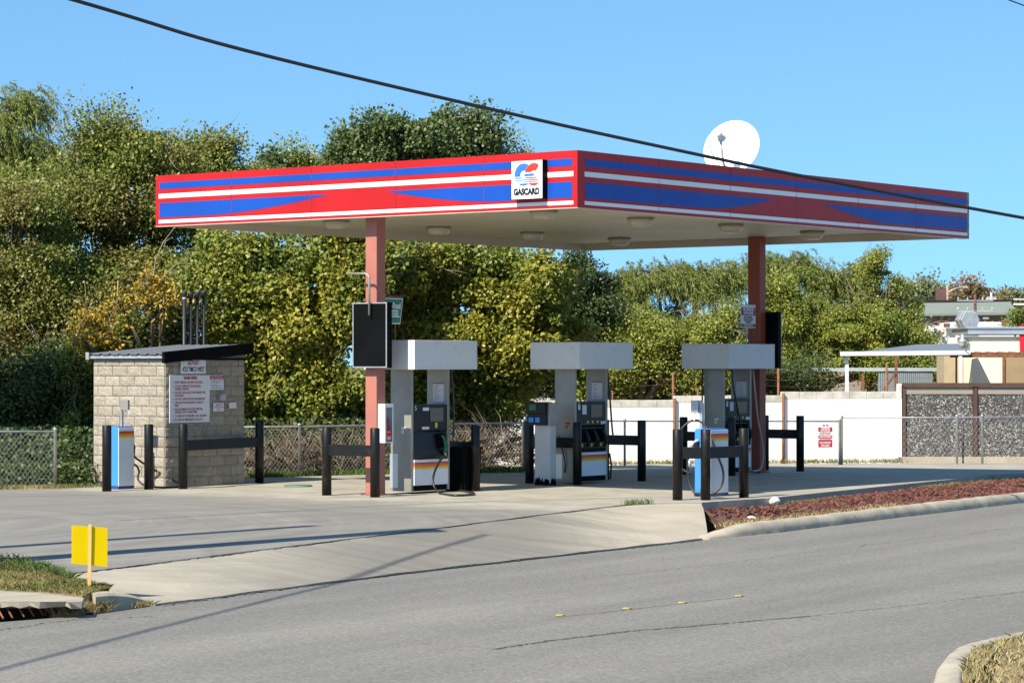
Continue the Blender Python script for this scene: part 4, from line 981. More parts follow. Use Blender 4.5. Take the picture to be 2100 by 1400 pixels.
hside = lambda x: HL + .02 + x * .075
mb = MB()
block_wall(mb, LW, lambda u, z, o: (-o, u, z), 0, lambda u: HL, 1, 0)
block_wall(mb, RW, lambda u, z, o: (u, -o, z), 0, hside, 2, .17)
mb.prism([(.0, 0), (RW, 0), (RW, hside(RW)), (0, HL)], lambda u, v, w: (u, w, v), 0, LW, 1)
def block_mat():
    m, t, b = nodes_of('split_face_block'); g = N(t, "ShaderNodeNewGeometry"); v = coords(t)
    big = noise(t, v, 1.6, 4); f = noise(t, v, 45, 6, .75); med = noise(t, v, 7, 5)
    c = ramp(t, g.outputs["Random Per Island"], [(0, (.235, .203, .155)), (.5, (.30, .262, .205)), (1, (.37, .325, .262))])
    c = mix(t, .5, c, ramp(t, med, [(.3, (.20, .172, .135)), (.7, (.40, .355, .29))]), 'MIX')
    c = mix(t, .3, c, ramp(t, f, [(.3, .1), (.7, .9)]), 'OVERLAY')
    t.links.new(c, b.inputs["Base Color"]); b.inputs["Roughness"].default_value = .95; bump(t, b, f, .4, .010); return m
M['block'] = block_mat(); M['mortar'] = pm('mortar', (.34, .305, .25), .95, var=.15, vs=9, bmp=.3)
mb.build('wall', [M['block'], M['mortar']], sh)
# roof: corrugated sheet, ribs along x; trims
rf = []; mb = MB(); ny = 88; z_at = lambda x: HL + .10 + x * .075
xs0, xs1 = -.12, RW + .10; vs = []
y0r, y1r = -.05, LW + .06
for i in range(ny + 1):
    y = y0r + (y1r - y0r) * i / ny; ph = (i % 11) / 11; h = .02 if .3 < ph < .55 else 0
    for x in (xs0, xs1):
        vs.append((x, y, z_at(x) + h)); 
o_ = len(vs)
for i in range(ny + 1):
    y = y0r + (y1r - y0r) * i / ny; ph = (i % 11) / 11; h = .02 if .3 < ph < .55 else 0
    for x in (xs0, xs1): vs.append((x, y, z_at(x) + h - .006))
fs = []
for i in range(ny):
    a = 2 * i; fs += [(a, a + 1, a + 3, a + 2), (o_ + a, o_ + a + 2, o_ + a + 3, o_ + a + 1), (a, a + 2, o_ + a + 2, o_ + a), (a + 1, o_ + a + 1, o_ + a + 3, a + 3)]
mb.add(vs, fs); rfo = mb.build('roof', M['roofmetal'], sh)
mb = MB(); mb.obox((.5 * (xs0 + xs1) + .02, -.075, z_at(.5 * (xs0 + xs1)) - .055), Vector((1, 0, .075)) * (xs1 - xs0) / 2 * 1.01, (0, .028, 0), (0, 0, .092)); mb.build('side_trim', M['matblack'], rfo, bevel=.004)
mb = MB(); mb.obox((-.07, LW / 2, HL + .045), (0, LW / 2 + .05, 0), (.022, 0, 0), (0, 0, .026)); mb.build('eave_trim', M['galv'], rfo, bevel=.004)
mb = MB(); mb.box(-.125, -.10, LW + .0, LW + .075, HL + .0, HL + .125); mb.build('corner_trim', M['galv'], rfo, bevel=.004)
mb = MB(); mb.box(-.002, RW, -.0465, -.03, HL - .005, HL + .03); mb.build('soffit_board', M['matblack'], rfo)
def wall_board(name, label, x0p, y0p, x1p, y1p, m, texts, cat='sign', d=.012, r0=0):
    yS = sc[1] - .045
    xa, zt = onY(x0p, y0p, yS); xb, zb = onY(x1p, y1p, yS)
    t = thing(name, label, cat, S((xa + xb) / 2, yS, (zt + zb) / 2), YAW); hw = (xb - xa) / 2; hh = (zt - zb) / 2
    mb = MB(); mb.box(-hw, hw, 0, d, -hh, hh); mb.build('board', m, t, bevel=.002)
    return t, hw, hh
def letters(t, hw, hh, rows, m, name='lettering'):
    mb = MB()
    for body, u, v, size, w, al, bold in rows: text_mb(mb, body, size, (-hw + u * 2 * hw, 0, hh - v * 2 * hh), (1, 0, 0), (0, 0, 1), align=al, bold=bold, fit=w * 2 * hw)
    mb.build(name, m, t)
t, hw, hh = wall_board('number_sign', 'white sign with red number and black address above the long rules board', 371, 735, 422, 766, M['sign_white'], 0)
letters(t, hw, hh, [("#270307", .5, .29, .105, .45, 'CENTER', .002)], M['text_red'])
letters(t, hw, hh, [("4723 TIMCO WEST", .5, .72, .11, .88, 'CENTER', .002)], M['text_black'])
t, hw, hh = wall_board('rules_board', 'large white board of numbered red fuelling rules on the shed wall', 348, 769, 430, 865, M['sign_white'], 0)
rows = [("GASCARD", .51, .06, .066, .34, 'CENTER', .004)]
rl = [(1, "DON'T SMOKE AROUND GASOLINE.", .155, .69), (2, "DO NOT OPERATE YOUR ENGINE", .235, .64), (0, "DURING FUELING.", .295, .35), (3, "DO NOT USE GLASS CONTAINERS FOR", .37, .76), (0, "GASOLINE.", .43, .22), (4, "DO NOT LEAVE NOZZLE UNOBSERVED.", .505, .76),
      (5, "USE FIRE EXTINGUISHER IN CASE OF", .58, .71), (0, "FIRE.", .645, .10), (6, "PLEASE REMOVE NOZZLE BEFORE", .72, .69), (0, "DRIVING AWAY FROM PUMP.", .78, .56), (7, "TO REPORT PROBLEMS CALL 360-0963", .86, .79), (8, "IN CASE OF EMERGENCY CALL 911.", .94, .71)]
for n_, s_, v_, w_ in rl:
    if n_: rows.append(("%d." % n_, .07, v_, .05, .03, 'LEFT', .0005))
    rows.append((s_, .125, v_, .05, w_, 'LEFT', .0012))
letters(t, hw, hh, rows, M['text_red'])
t, hw, hh = wall_board('spill_sign', 'small red and white spill notice right of the rules board', 430, 768, 459, 799, M['sign_white'], 0)
mb = MB(); mb.box(-hw + .006, hw - .006, -.003, -.001, hh * .38, hh - .006); mb.build('colour_band', M['sign_red'], t)
mb = MB(); text_mb(mb, "IN CASE OF FIRE,", .04, (0, -.003, hh * .82), (1, 0, 0), (0, 0, 1), fit=hw * 1.6); text_mb(mb, "SPILL OR RELEASE", .04, (0, -.003, hh * .54), (1, 0, 0), (0, 0, 1), fit=hw * 1.7); mb.build('lettering', M['text_white'], t)
letters(t, hw, hh, [("USE EMERGENCY SHUT-OFF", .08, .42, .022, .84, 'LEFT', 0), ("& REPORT TELEPHONE", .08, .52, .022, .6, 'LEFT', 0), ("FIRE DEPARTMENT", .08, .66, .022, .45, 'LEFT', 0), ("FACILITY NUMBER  911", .08, .75, .022, .7, 'LEFT', 0), ("TELEPHONE 210-266-1412", .08, .88, .024, .82, 'LEFT', 0)], M['text_black'], 'small_lettering')
t, hw, hh = wall_board('shutoff_sign', 'small white rounded emergency shut-off label below the switch box', 438, 826, 459, 843, M['sign_white'], 0)
letters(t, hw, hh, [("EMERGENCY", .5, .24, .032, .68, 'CENTER', .0005), ("PUMP SHUT OFF", .5, .52, .032, .86, 'CENTER', .0005), ("SWITCH", .5, .8, .032, .42, 'CENTER', .0005)], M['text_red'])
t, hw, hh = wall_board('paper_notice', 'small curled white paper notice at the right edge of shed wall', 470, 825, 485, 837, M['sticker'], 0, cat='notice')
t, hw, hh = wall_board('switch_box', 'small grey emergency switch box with red button on the shed', 448, 808, 459, 821, M['galv'], 0, cat='switch', d=.02)
mb = MB(); mb.box(-hw, hw, -.06, -.001, -hh, hh); mb.build('box', M['galv'], t, bevel=.004)
mb = MB(); mb.lathe([(.001, 0), (.022, 0), (.022, .02), (.001, .025)], 12, (hw, -.03, 0), 0, (1, 0, 0)); mb.build('button', M['logo_red'], t)
# vent pipes behind the shed
for k, (x, y, lb) in enumerate([(378, 597, 'black vent pipe with white ring, left of the four behind the shed'), (391, 599, 'black vent pipe second from the left behind the shed'), (404.5, 598, 'black vent pipe third from the left behind the shed'), (418, 596, 'black vent pipe at the right of the four behind the shed')]):
    b_ = yp(x, y, 45.6 + .1 * k); h = b_.z
    t = thing('vent_pipe', lb, 'vent pipe', (b_.x, b_.y, 0), 0, 'vent pipes behind the shed')
    mb = MB(); mb.tube([(0, 0, 0), (0, 0, h - .08)], .031, 12); mb.build('pipe', M['pipe'], t)
    mb = MB(); mb.lathe([(.001, h - .1), (.045, h - .1), (.052, h - .02), (.045, h), (.001, h)], 14); mb.build('cap', M['pipe'], t)
    if k == 0: mb = MB(); mb.lathe([(.034, h - .13), (.034, h - .1)], 12); mb.build('ring', M['sticker'], t)

# ================================================================== CHAIN-LINK FENCES
def chain_fence(label, pts, h, dz=.075, r=.0022, posts=None, mesh=True, bot=.03):
    t = thing('chain_link_fence', label, 'fence', pts[0]); o0 = Vector(pts[0])
    P = [Vector(p) - o0 for p in pts]
    for p in (posts if posts is not None else P):
        p = Vector(p); mb = MB(); mb.lathe([(.001, -.1), (.026, -.1), (.026, h + .02), (.034, h + .03), (.03, h + .055), (.001, h + .06)], 12, p); mb.build('post', M['galv'], t)
    mb = MB(); mb.tube([p + Vector((0, 0, h)) for p in P], .017, 8); mb.build('top_rail', M['galv'], t)
    if mesh:
        mb = MB()
        for a, b in zip(P, P[1:]):
            L = (b - a).length; d = (b - a) / L; hz = h - bot; n = Vector((-d.y, d.x, 0))
            k0 = -int(hz / dz) - 1
            for k in range(k0, int(L / dz) + 1):
                for sgn in (1, -1):
                    u0 = k * dz; u1 = u0 + hz * .75; za, zb = (bot, h) if sgn > 0 else (h, bot)
                    s0, s1 = max(0, (0 - u0) / (u1 - u0)), min(1, (L - u0) / (u1 - u0))
                    if s1 - s0 < .01: continue
                    p = a + d * (u0 + (u1 - u0) * s0) + Vector((0, 0, za + (zb - za) * s0)) + n * r * sgn
                    q = a + d * (u0 + (u1 - u0) * s1) + Vector((0, 0, za + (zb - za) * s1)) + n * r * sgn
                    mb.tube([p, q], r, 3, 0, False)
        o = mb.build('wire_mesh', M['galv'], t)
    return t
fl = [gp(-420, 1001), gp(113, 1000)]
chain_fence('grey chain-link fence left of the block shed', [gp(113, 1000), gp(-420, 1001)], .92)
fr_ = [Vector((-5.6, 47.2, 0)), Vector((-3.85, 47.95, 0)), Vector((.21, 51.0, 0))]
chain_fence('grey chain-link fence in front of the dry brush behind the pumps', fr_, .89)
fw = [Vector((.25, 51.05, -.02)), Vector((2.44, 57.3, -.17)), Vector((7.24, 58.5, -.2))]
chain_fence('chain-link fence with sagging rail in front of the long white wall', [fw[0], fw[1], fw[2]], .96, mesh=False)
fe = [Vector((7.29, 58.5, -.2)), Vector((9.9, 58.9, -.2)), Vector((10.5, 59.1, -.2)), Vector((13.8, 59.8, -.2))]
chain_fence('chain-link fence in front of the pebbled panel wall', fe, 1.04, dz=.11)
# tow-away notice
tp = [yp(1677, 868, 58.0), yp(1708, 917, 58.0)]
tw = thing('tow_sign', 'red and white tow-away notice hung on the fence rail', 'sign', ((tp[0].x + tp[1].x) / 2, 58.0, (tp[0].z + tp[1].z) / 2), .2)
hwd = (tp[1].x - tp[0].x) / 2; hv = (tp[0].z - tp[1].z) / 2
mb = MB(); mb.box(-hwd, hwd, 0, .006, -hv, hv); mb.build('board', M['sign_white'], tw)
mb = MB()
for a, b in ((.16, .34), (.50, .62), (.68, .99)): mb.box(-hwd + .004, hwd - .004, -.003, -.001, hv - b * 2 * hv, hv - a * 2 * hv)
mb.build('colour_band', M['sign_red'], tw)
mb = MB()
for s_, v_, z_ in (("TOWING", .21, .07), ("ENFORCED", .29, .06), ("UNAUTHORIZED", .56, .05), ("BILL'S WRECKER", .80, .05), ("674-2630", .92, .07)): text_mb(mb, s_, z_, (0, -.003, hv - v_ * 2 * hv), (1, 0, 0), (0, 0, 1), sx=.7, bold=.001)
mb.build('lettering', M['text_white'], tw)
mb = MB()
for s_, v_ in (("ALL VEHICLES NOT", .39), ("PARKED PROPERLY", .45), ("WILL BE REMOVED", .65)): text_mb(mb, s_, .045, (0, 0, hv - v_ * 2 * hv), (1, 0, 0), (0, 0, 1), sx=.68)
mb.box(-.06, -.01, -.003, -.001, hv * .78, hv * .9); mb.box(.02, .07, -.003, -.001, hv * .78, hv * .9)
mb.build('small_lettering', M['text_red'], tw)

# ================================================================== WHITE WALL AND WHAT STANDS BEHIND IT
def wall_y(x): return 59.5 + (x - 2.63) * .19
def wallpaint():
    m, t, b = nodes_of('whitewash'); v = coords(t)
    big = noise(t, v, 1.2, 5); st = noise(t, coords(t, (6, 6, .8)), 1, 6)
    c = ramp(t, big, [(.3, (.74, .73, .68)), (.7, (.84, .83, .80))]); c = mix(t, ramp(t, st, [(.6, 0.), (.85, .35)]), c, (.55, .52, .44))
    t.links.new(c, b.inputs["Base Color"]); b.inputs["Roughness"].default_value = .85; bump(t, b, noise(t, v, 30, 4), .2, .008); return m
M['whitewash'] = wallpaint(); M['coping'] = pm('bare_coping', (.50, .47, .41), .9, var=.3, vs=3, bmp=.4, dirt=(.74, .73, .70), ds=2.2, dist=.01)
ww = thing('white_wall', 'long whitewashed block wall with stepped bare coping blocks', 'wall', (2.63, wall_y(2.63), 0), math.atan(.19))
cs = math.cos(math.atan(.19))
def wx(px): # photo column -> distance along the wall
    d = ray(px, 800); t = (wall_y(0)) / (d[1] - .19 * d[0]); return (d[0] * t - 2.63) / cs
segs = [(940, 1384, 1.215), (1384, 1605, 1.315), (1605, 1846, 1.395)]
mb = MB(); mc = MB()
for a, b, h in segs:
    xa, xb = wx(a), wx(b); n = max(1, round((xb - xa) / .40)); mb.box(xa, xb - .004, 0, .20, -.5, h - .165)
    for k in range(n):
        u0 = xa + (xb - xa) * k / n; mc.box(u0 + .003, xa + (xb - xa) * (k + 1) / n - .003, -.003, .20, h - .163, h + random.uniform(-.006, .006))
mb.build('painted_face', M['whitewash'], ww); mc.build('coping', M['coping'], ww, bevel=.008)
bw = thing('barbed_wire_fence', 'rusty posts carrying barbed wire above the white wall', 'fence', (2.63, wall_y(2.63) + .30, 0), math.atan(.19))
for px_, yt in ((1010, 780), (1257, 800), (1382, 763), (1433, 795), (1599, 750), (1822, 745)):
    mb = MB(); h = 2.005 + (748 - yt) / F * 60.4; mb.tube([(wx(px_), 0, 0), (wx(px_), 0, h)], .028 if yt < 790 else .018, 8); mb.build('post', M['rust'], bw)
mb = MB(); r = random.Random(4)
for z in (1.52, 1.68, 1.84):
    pts = [(wx(760 + 40 * k), 0.02, z + .03 * math.sin(k * 1.3 + z * 9) + r.uniform(-.012, .012)) for k in range(30)]; mb.tube(pts, .004, 4)
mb.build('wire', M['rust'], bw)
# posts strapped to the front of the wall
for k, (px_, yt) in enumerate([(1382, 816), (1605, 806)]):
    mb = MB(); h = 2.005 + (748 - yt) / F * 60; mb.tube([(0, 0, -.4), (0, 0, h)], .033, 8); u = wx(px_)
    o = mb.build('pipe_post', M['rust'], loc=(2.63 + u * cs + .01, wall_y(2.63 + u * cs) - .06, 0)); tag(o, ['rusty pipe post against the white wall left of the blue pump', 'rusty pipe post against the white wall right of the dark red column'][k], 'post', 'pipe posts on the white wall')
# pebbled panel wall
def pebbles():
    m, t, b = nodes_of('exposed_aggregate'); v = coords(t)
    vo = N(t, "ShaderNodeTexVoronoi"); vo.inputs["Scale"].default_value = 40; t.links.new(v, vo.inputs["Vector"])
    sp = N(t, "ShaderNodeSeparateColor"); t.links.new(vo.outputs["Color"], sp.inputs[0])
    c = ramp(t, sp.outputs[0], [(0, (.035, .034, .036)), (.35, (.07, .067, .064)), (.62, (.125, .118, .11)), (.80, (.23, .21, .185)), (.92, (.45, .43, .39))], 'CONSTANT')
    t.links.new(c, b.inputs["Base Color"]); b.inputs["Roughness"].default_value = .8; bump(t, b, vo.outputs["Distance"], .6, .02); return m
M['pebble'] = pebbles(); M['brownsteel'] = pm('brown_steel', (.085, .04, .028), .6, var=.2, vs=4); M['beigeband'] = pm('beige_band', (.27, .235, .19), .8, var=.06)
YP = 60.6
pw = thing('pebbled_wall', 'dark pebble-faced panel wall framed in brown steel beside the road', 'wall', (yp(1850, 938, YP).x, YP, 0))
def lx(px): return yp(px, 800, YP).x - pw.location.x
def lz(py): return yp(1900, py, YP).z
zbase = lz(936)
mb = MB(); mb.box(lx(1846), lx(2700), -.05, .35, -.4, zbase); mb.build('footing', M['conc'], pw)
pa = [(1857, 1995), (2006, 2140), (2152, 2290), (2302, 2440)]
for a, b in pa:
    mb = MB(); mb.box(lx(a), lx(b), .02, .12, zbase, lz(808)); mb.build('pebble_panel', M['pebble'], pw)
    mb = MB(); mb.box(lx(a), lx(b), .0, .12, lz(807.8), lz(793)); mb.build('beige_band', M['beigeband'], pw)
    mb = MB(); mb.box(lx(a - 6), lx(b + 5), -.06, .2, lz(792.8), lz(785)); mb.build('cap_beam', M['brownsteel'], pw)
for a in (1849, 1996, 2142, 2292):
    mb = MB(); mb.box(lx(a), lx(a + 8), -.03, .14, zbase - .05, lz(792.9)); mb.build('frame_post', M['brownsteel'], pw)
mb = MB(); mb.box(lx(1841), lx(1848.5), -.06, .2, -.1, lz(787)); mb.build('end_pier', M['whitewash'], pw)
mb = MB(); mb.box(lx(1842), lx(1848), -.07, -.061, lz(815), lz(789)); mb.build('pier_cap', M['coping'], pw)
mb = MB(); mb.tube([(0, 0, 0), (0, 0, lz(842) + .0)], .02, 6); tag(mb.build('thin_stake', M['pipe'], loc=(yp(1975, 930, 59.4).x, 59.4, -.2)), 'thin dark stake between the fence and pebbled wall', 'stake')
line_tufts('wall_weeds', [Vector((x, wall_y(x) - .08, 0)) for x in (1.0, 2.6, 3.7, 5.2, 6.8, 8.9)], 2600, -.22, M['grass'], .03, .12, .07, 31)

def bpx(mb, x0, y0, x1, y1, Y, dep, mi=0, base=None, z0=None):
    a = yp(x0, y0, Y); b = yp(x1, y1, Y); zlo = b.z if z0 is None else z0
    o = Vector(base) if base is not None else Vector((0, 0, 0))
    return mb.box(a.x - o.x, b.x - o.x, Y - o.y, Y + dep - o.y, zlo, a.z, mi)
# cream shop with parapet, red banner, awning
Yc = 67.5; b0 = yp(2000, 800, Yc); b0.z = 0
cb = thing('cream_building', 'cream stucco flat-roofed building with grey parapet behind the pebbled wall', 'building', b0)
mb = MB(); bpx(mb, 1993, 690, 2600, 900, Yc, 2.2, 0, b0, -.2); mb.build('wall', M['cream'], cb)
mb = MB(); bpx(mb, 1985, 672, 2610, 685, Yc - .15, 2.5, 0, b0); bpx(mb, 1981, 670, 2610, 673, Yc - .2, 2.6, 0, b0); mb.build('parapet', M['alum'], cb)
mb = MB(); bpx(mb, 1936, 728, 1992.5, 900, Yc + 1.2, 1.2, 0, b0, -.2); mb.build('side_wing', pm('stucco_ochre', (.36, .29, .19), .85), cb)
mb = MB(); bpx(mb, 2092, 667, 2300, 718, Yc - .1, .09, 0, b0); mb.build('red_banner', M['signred2'], cb)
mb = MB(); bpx(mb, 2060, 733, 2200, 785, Yc - .02, .015, 0, b0); mb.build('door_recess', pm('recess_ochre', (.30, .22, .12), .8), cb)
mb = MB(); bpx(mb, 2056, 732, 2061, 785, Yc - .06, .05, 0, b0); mb.build('door_frame', M['rust'], cb)
aw = mb = MB(); a = yp(1950, 727, Yc - 3.2); 
for k in range(26):
    x0 = a.x - b0.x + k * .28; mb.obox((x0 + .13, -2.5, a.z + .03), (.128, 0, 0), (0, .72, .012), (0, -.002, .012)); mb.obox((x0 + .0, -2.5, a.z + .055), (.03, 0, 0), (0, .72, .012), (0, -.002, .014))
mb.box(a.x - b0.x - .02, a.x - b0.x + 7.2, -3.25, -3.19, a.z - .07, a.z + .01)
mb.build('awning', M['rust'], cb)
mb = MB(); bpx(mb, 1960, 733, 1963, 785, Yc - 3.18, .06, 0, b0, -.2); mb.build('awning_post', M['rust'], cb)
wl = thing('wall_lamp', 'silver barn-style lamp on a curved arm at the right end of the carport', 'lamp', yp(1974, 690, 61.7))
bl = wl.location
mb = MB(); q = yp(1974, 698, 61.7) - bl; mb.lathe([(.001, .15), (.045, .15), (.05, .03), (.095, 0), (.105, -.05), (.001, -.05)], 18, (q.x, 0, q.z)); mb.build('housing', M['alum'], wl)
mb = MB(); mb.lathe([(.10, -.05), (.08, -.17), (.001, -.18)], 18, (q.x, 0, q.z)); mb.build('lens', M['lens'], wl)
mb = MB(); mb.tube(curve([(q.x + .05, .05, q.z + .06), (q.x + .15, .2, q.z + .03), (q.x + .21, .5, q.z - .08), (q.x + .2, .85, q.z - .26)], 6), .014, 6); mb.build('arm', M['steel'], wl)
# carport with grey roof
Yk = 62; b0 = yp(1735, 800, Yk); b0.z = 0
cp = thing('carport', 'carport with pale grey sheet roof and white fascia behind the white wall', 'carport', b0)
mb = MB(); A = yp(1724, 726, Yk); Bp = yp(1988, 727, Yk + .6); C_ = yp(1990, 704, Yk + 5.2); D_ = yp(1880, 706, Yk + 5.0)
vs = [A, Bp, C_, D_]; vs = [v - b0 for v in vs]; mb.add([v for v in vs] + [v - Vector((0, 0, .03)) for v in vs], [(0, 1, 2, 3), (7, 6, 5, 4), (1, 5, 6, 2), (0, 3, 7, 4), (0, 4, 5, 1), (2, 6, 7, 3)]); mb.build('roof', M['roofmetal'], cp)
mb = MB(); a, b = yp(1723, 723.5, Yk - .05) - b0, yp(1990, 721, Yk + .55) - b0
mb.obox((a + b) / 2 - Vector((0, 0, .02)), (b - a) / 2, (0, .03, 0), (0, 0, .05)); mb.build('fascia', M['white'], cp)
for px_, m_, w in ((1737, M['white'], .075), (1838, M['rust'], .06), (1970, M['white'], .075)):
    mb = MB(); a = yp(px_, 730, Yk + .1) - b0; mb.box(a.x - w / 2, a.x + w / 2, a.y, a.y + w, 0, a.z); mb.build('post', m_, cp)
mb = MB(); a, b = yp(1812, 800, Yk + .1) - b0, yp(1836, 766, Yk + .1) - b0; mb.bar(a, b, .04, .05); mb.build('brace', M['rust'], cp)
# corrugated lean-to
Yl = 71; b0 = yp(1800, 800, Yl); b0.z = 0
ln = thing('lean_to', 'low grey-blue corrugated lean-to under the carport roof', 'shed', b0)
mb = MB(); 
for k in range(28):
    x0 = yp(1802, 770, Yl).x - b0.x + k * .052; mb.box(x0, x0 + .035, -.02, .2, -.1, yp(1800, 758, Yl).z); mb.box(x0 + .035, x0 + .052, .0, .2, -.1, yp(1800, 758, Yl).z)
mb.build('wall', M['greyblue'], ln)
mb = MB(); mb.box(yp(1670, 755, Yl).x - b0.x, yp(1938, 755, Yl).x - b0.x, -.06, 2.2, yp(1800, 761, Yl).z, yp(1800, 754, Yl).z); mb.build('roof', pm('leanto_roof', (.34, .40, .41), .5), ln)
for px_ in (1682, 1770): mb = MB(); a = yp(px_, 765, Yl - .5) - b0; mb.box(a.x - .03, a.x + .03, a.y, a.y + .06, 0, a.z); mb.build('post', M['rust'], ln)
# hexagonal roof ventilator
Yh = 73; p = yp(1986, 656, Yh)
hx = thing('roof_vent', 'grey six-sided duct outlet above the cream building parapet', 'roof vent', (p.x, p.y, 2.2))
c = p - hx.location; s_ = Yh / F
hexp = [(-23, 0), (-13, 17), (14, 17), (22, 0), (14, -18), (-13, -18)]; hexp = [(u * s_ * .86 + .06, v * s_) for u, v in hexp]
mb = MB(); fnh = lambda u, v, w: (c.x + u + w * -.35, c.y + w, c.z + v); mb.prism(hexp, fnh, 0, .35); mb.build('hood', M['galv'], hx, bevel=.01)
mb = MB(); mb.prism([(u * 1.06, v * 1.06) for u, v in hexp], fnh, .14, .18); mb.build('flange', M['alum'], hx)
mb = MB(); mb.box(c.x - .15, c.x + .3, c.y + .1, c.y + .35, -.3, c.z - .2); mb.build('duct', M['galv'], hx)
mb = MB(); ry = 69
for (a, b, cc, d) in ((1948, 700, 1992, 704), (1922, 704, 1990, 709)): bpx(mb, a, b, cc, d, ry + (a - 1922) * .02, 2, 0)
# ---- far shopping block with green roof, decks and clutter
Yf = 150; b0 = yp(1980, 700, Yf); b0.z = 0
fb = thing('far_building', 'long far building with sage green metal roof on the horizon', 'building', b0)
mb = MB(); a, b = yp(1868, 643, Yf) - b0, yp(2090, 640, Yf) - b0; up_ = yp(1980, 620, Yf + 3).z - yp(1980, 642, Yf).z
vs = [a, b, b + Vector((0, 3, up_)), a + Vector((0, 3, up_))]; mb.add(vs + [v - Vector((0, 0, .15)) for v in vs], [(0, 1, 2, 3), (7, 6, 5, 4), (0, 4, 5, 1), (2, 6, 7, 3), (0, 3, 7, 4), (1, 5, 6, 2)])
a2 = b + Vector((.25, 0, 0)); b2 = yp(2500, 640, Yf) - b0
mb.build('roof', M['roofgreen'], fb)
mb = MB(); mb.obox((a + b) / 2 - Vector((0, .05, .2)), (b - a) / 2, (0, .1, 0), (0, 0, .06)); mb.obox((a + b) / 2 + Vector((0, 3, up_ + .06)), (b - a) / 2, (0, .1, 0), (0, 0, .07)); mb.build('gutter', M['dark'], fb)
mb = MB(); bpx(mb, 1880, 645, 2080, 810, Yf + 1.2, 6, 0, b0, -1); mb.build('wall', M['fargrey'], fb)
for k, (px_, w) in enumerate([(1925, .14), (1940, .16), (1958, .1), (2020, .1), (2035, .1)]):
    mb = MB(); p = yp(px_, 646, Yf) - b0; mb.box(p.x - w / 2, p.x + w / 2, 0, .15, 0, p.z - .05); mb.build('post', M['rust'], fb)
mb = MB(); bpx(mb, 1924, 592, 1941, 620, Yf + 4, 1, 0, b0); mb.build('chimney', M['brick'], fb)
Yd = 110; b0 = yp(1980, 690, Yd); b0.z = 0
rs = thing('rooftop_row', 'row of low white rooftops and parapets far behind the cream building', 'building', b0)
r = random.Random(12); mb = MB()
bpx(mb, 1892, 668, 1990, 830, Yd, 3, 0, b0, 0); bpx(mb, 1950, 660, 2060, 830, Yd + 4, 3, 0, b0, 0); bpx(mb, 2000, 665, 2110, 830, Yd + 2, 3, 0, b0, 0)
mb.build('wall', M['farwhite'], rs)
mb = MB()
for k in range(16):
    x = 1890 + r.uniform(0, 200); y = r.uniform(648, 690); w = r.uniform(4, 18); bpx(mb, x, y, x + w, y + r.uniform(3, 9), Yd - .5 + r.uniform(0, .3), .2, k % 3, b0)
mb.build('windows_and_units', [M['fargrey'], M['alum'], M['brick']], rs)
mb = MB(); bpx(mb, 2058, 656, 2070, 668, Yd - 1, .5, 0, b0); bpx(mb, 2070, 653, 2080, 668, Yd - 1, .5, 1, b0); mb.build('roof_tank', [M['rust'], M['galv']], rs)
# poles and lamps far off
def pole(name, label, px, ytop, Y, rad, m, cat, arms=()):
    t = thing(name, label, cat, (yp(px, 700, Y).x, Y, 0)); h = yp(px, ytop, Y).z
    mb = MB(); mb.tube([(0, 0, 0), (0, 0, h)], [rad, rad * .75], 8); mb.build('pole', m, t); return t, h
t, h = pole('street_lamp', 'wooden far street lamp with curved arm by the brick chimney', 1943, 585, 170, .12, pm('pole_wood', (.36, .24, .17), .8), 'street lamp')
mb = MB(); mb.tube(curve([(0, 0, h - .5), (.5, 0, h - .2), (1.1, 0, h - .1)], 5), .04, 6); mb.build('arm', M['galv'], t)
mb = MB(); mb.box(1.0, 1.3, -.07, .07, h - .17, h - .06); mb.build('lamp_head', M['alum'], t)
t, h = pole('utility_pole', 'far dark utility pole with insulator crossarms over the green roof', 2000, 603, 140, .10, M['brick'], 'utility pole')
for z in (.35, .9):
    mb = MB(); mb.box(-.95, .95, -.035, .035, h - z - .02, h - z + .035); ca = mb.build('crossarm', M['alum'], t)
    mb = MB()
    for k in (-.9, -.4, .4, .9): mb.lathe([(.001, 0), (.045, 0), (.035, .14), (.001, .15)], 8, (k, 0, h - z + .04))
    mb.build('insulator', M['farwhite'], ca)
t, h = pole('white_pole', 'far slim white pole with short crossarm', 2033, 600, 180, .1, M['farwhite'], 'pole')
mb = MB(); mb.box(-.35, .35, -.04, .04, h - .5, h - .3); mb.build('crossarm', M['farwhite'], t)
t, h = pole('sign_gantry', 'far dark billboard frame at the right edge', 2088, 613, 150, .12, M['rust'], 'billboard')
mb = MB(); mb.box(-.2, 3.5, -.1, .1, h - 1.6, h - .5); mb.build('panel', M['dark'], t); mb = MB(); mb.box(-.3, 3.5, -.4, -.1, h - .35, h - .25); mb.box(-.3, 3.5, -.4, -.1, h - .05, h + .02); mb.build('walkway', M['farwhite'], t)
def wire(label, pts, rad=.02, name='overhead_cable', cat='cable'):
    mb = MB(); c = Vector(pts[0]); mb.tube([Vector(p) - c for p in pts], rad, 6); o = mb.build(name, M['cable'], loc=c); return tag(o, label, cat, 'overhead cables')
for y0, y1, lb in ((603, 608, 'upper of the thin far cables crossing the horizon'), (610, 612, 'lower of the thin far cables crossing the horizon')):
    wire(lb, [yp(1870, y1 + 4, 139.5), yp(2000, y0, 139.5), yp(2110, y0 + 2, 139.5), yp(2300, y0 + 6, 139.5)], .016)
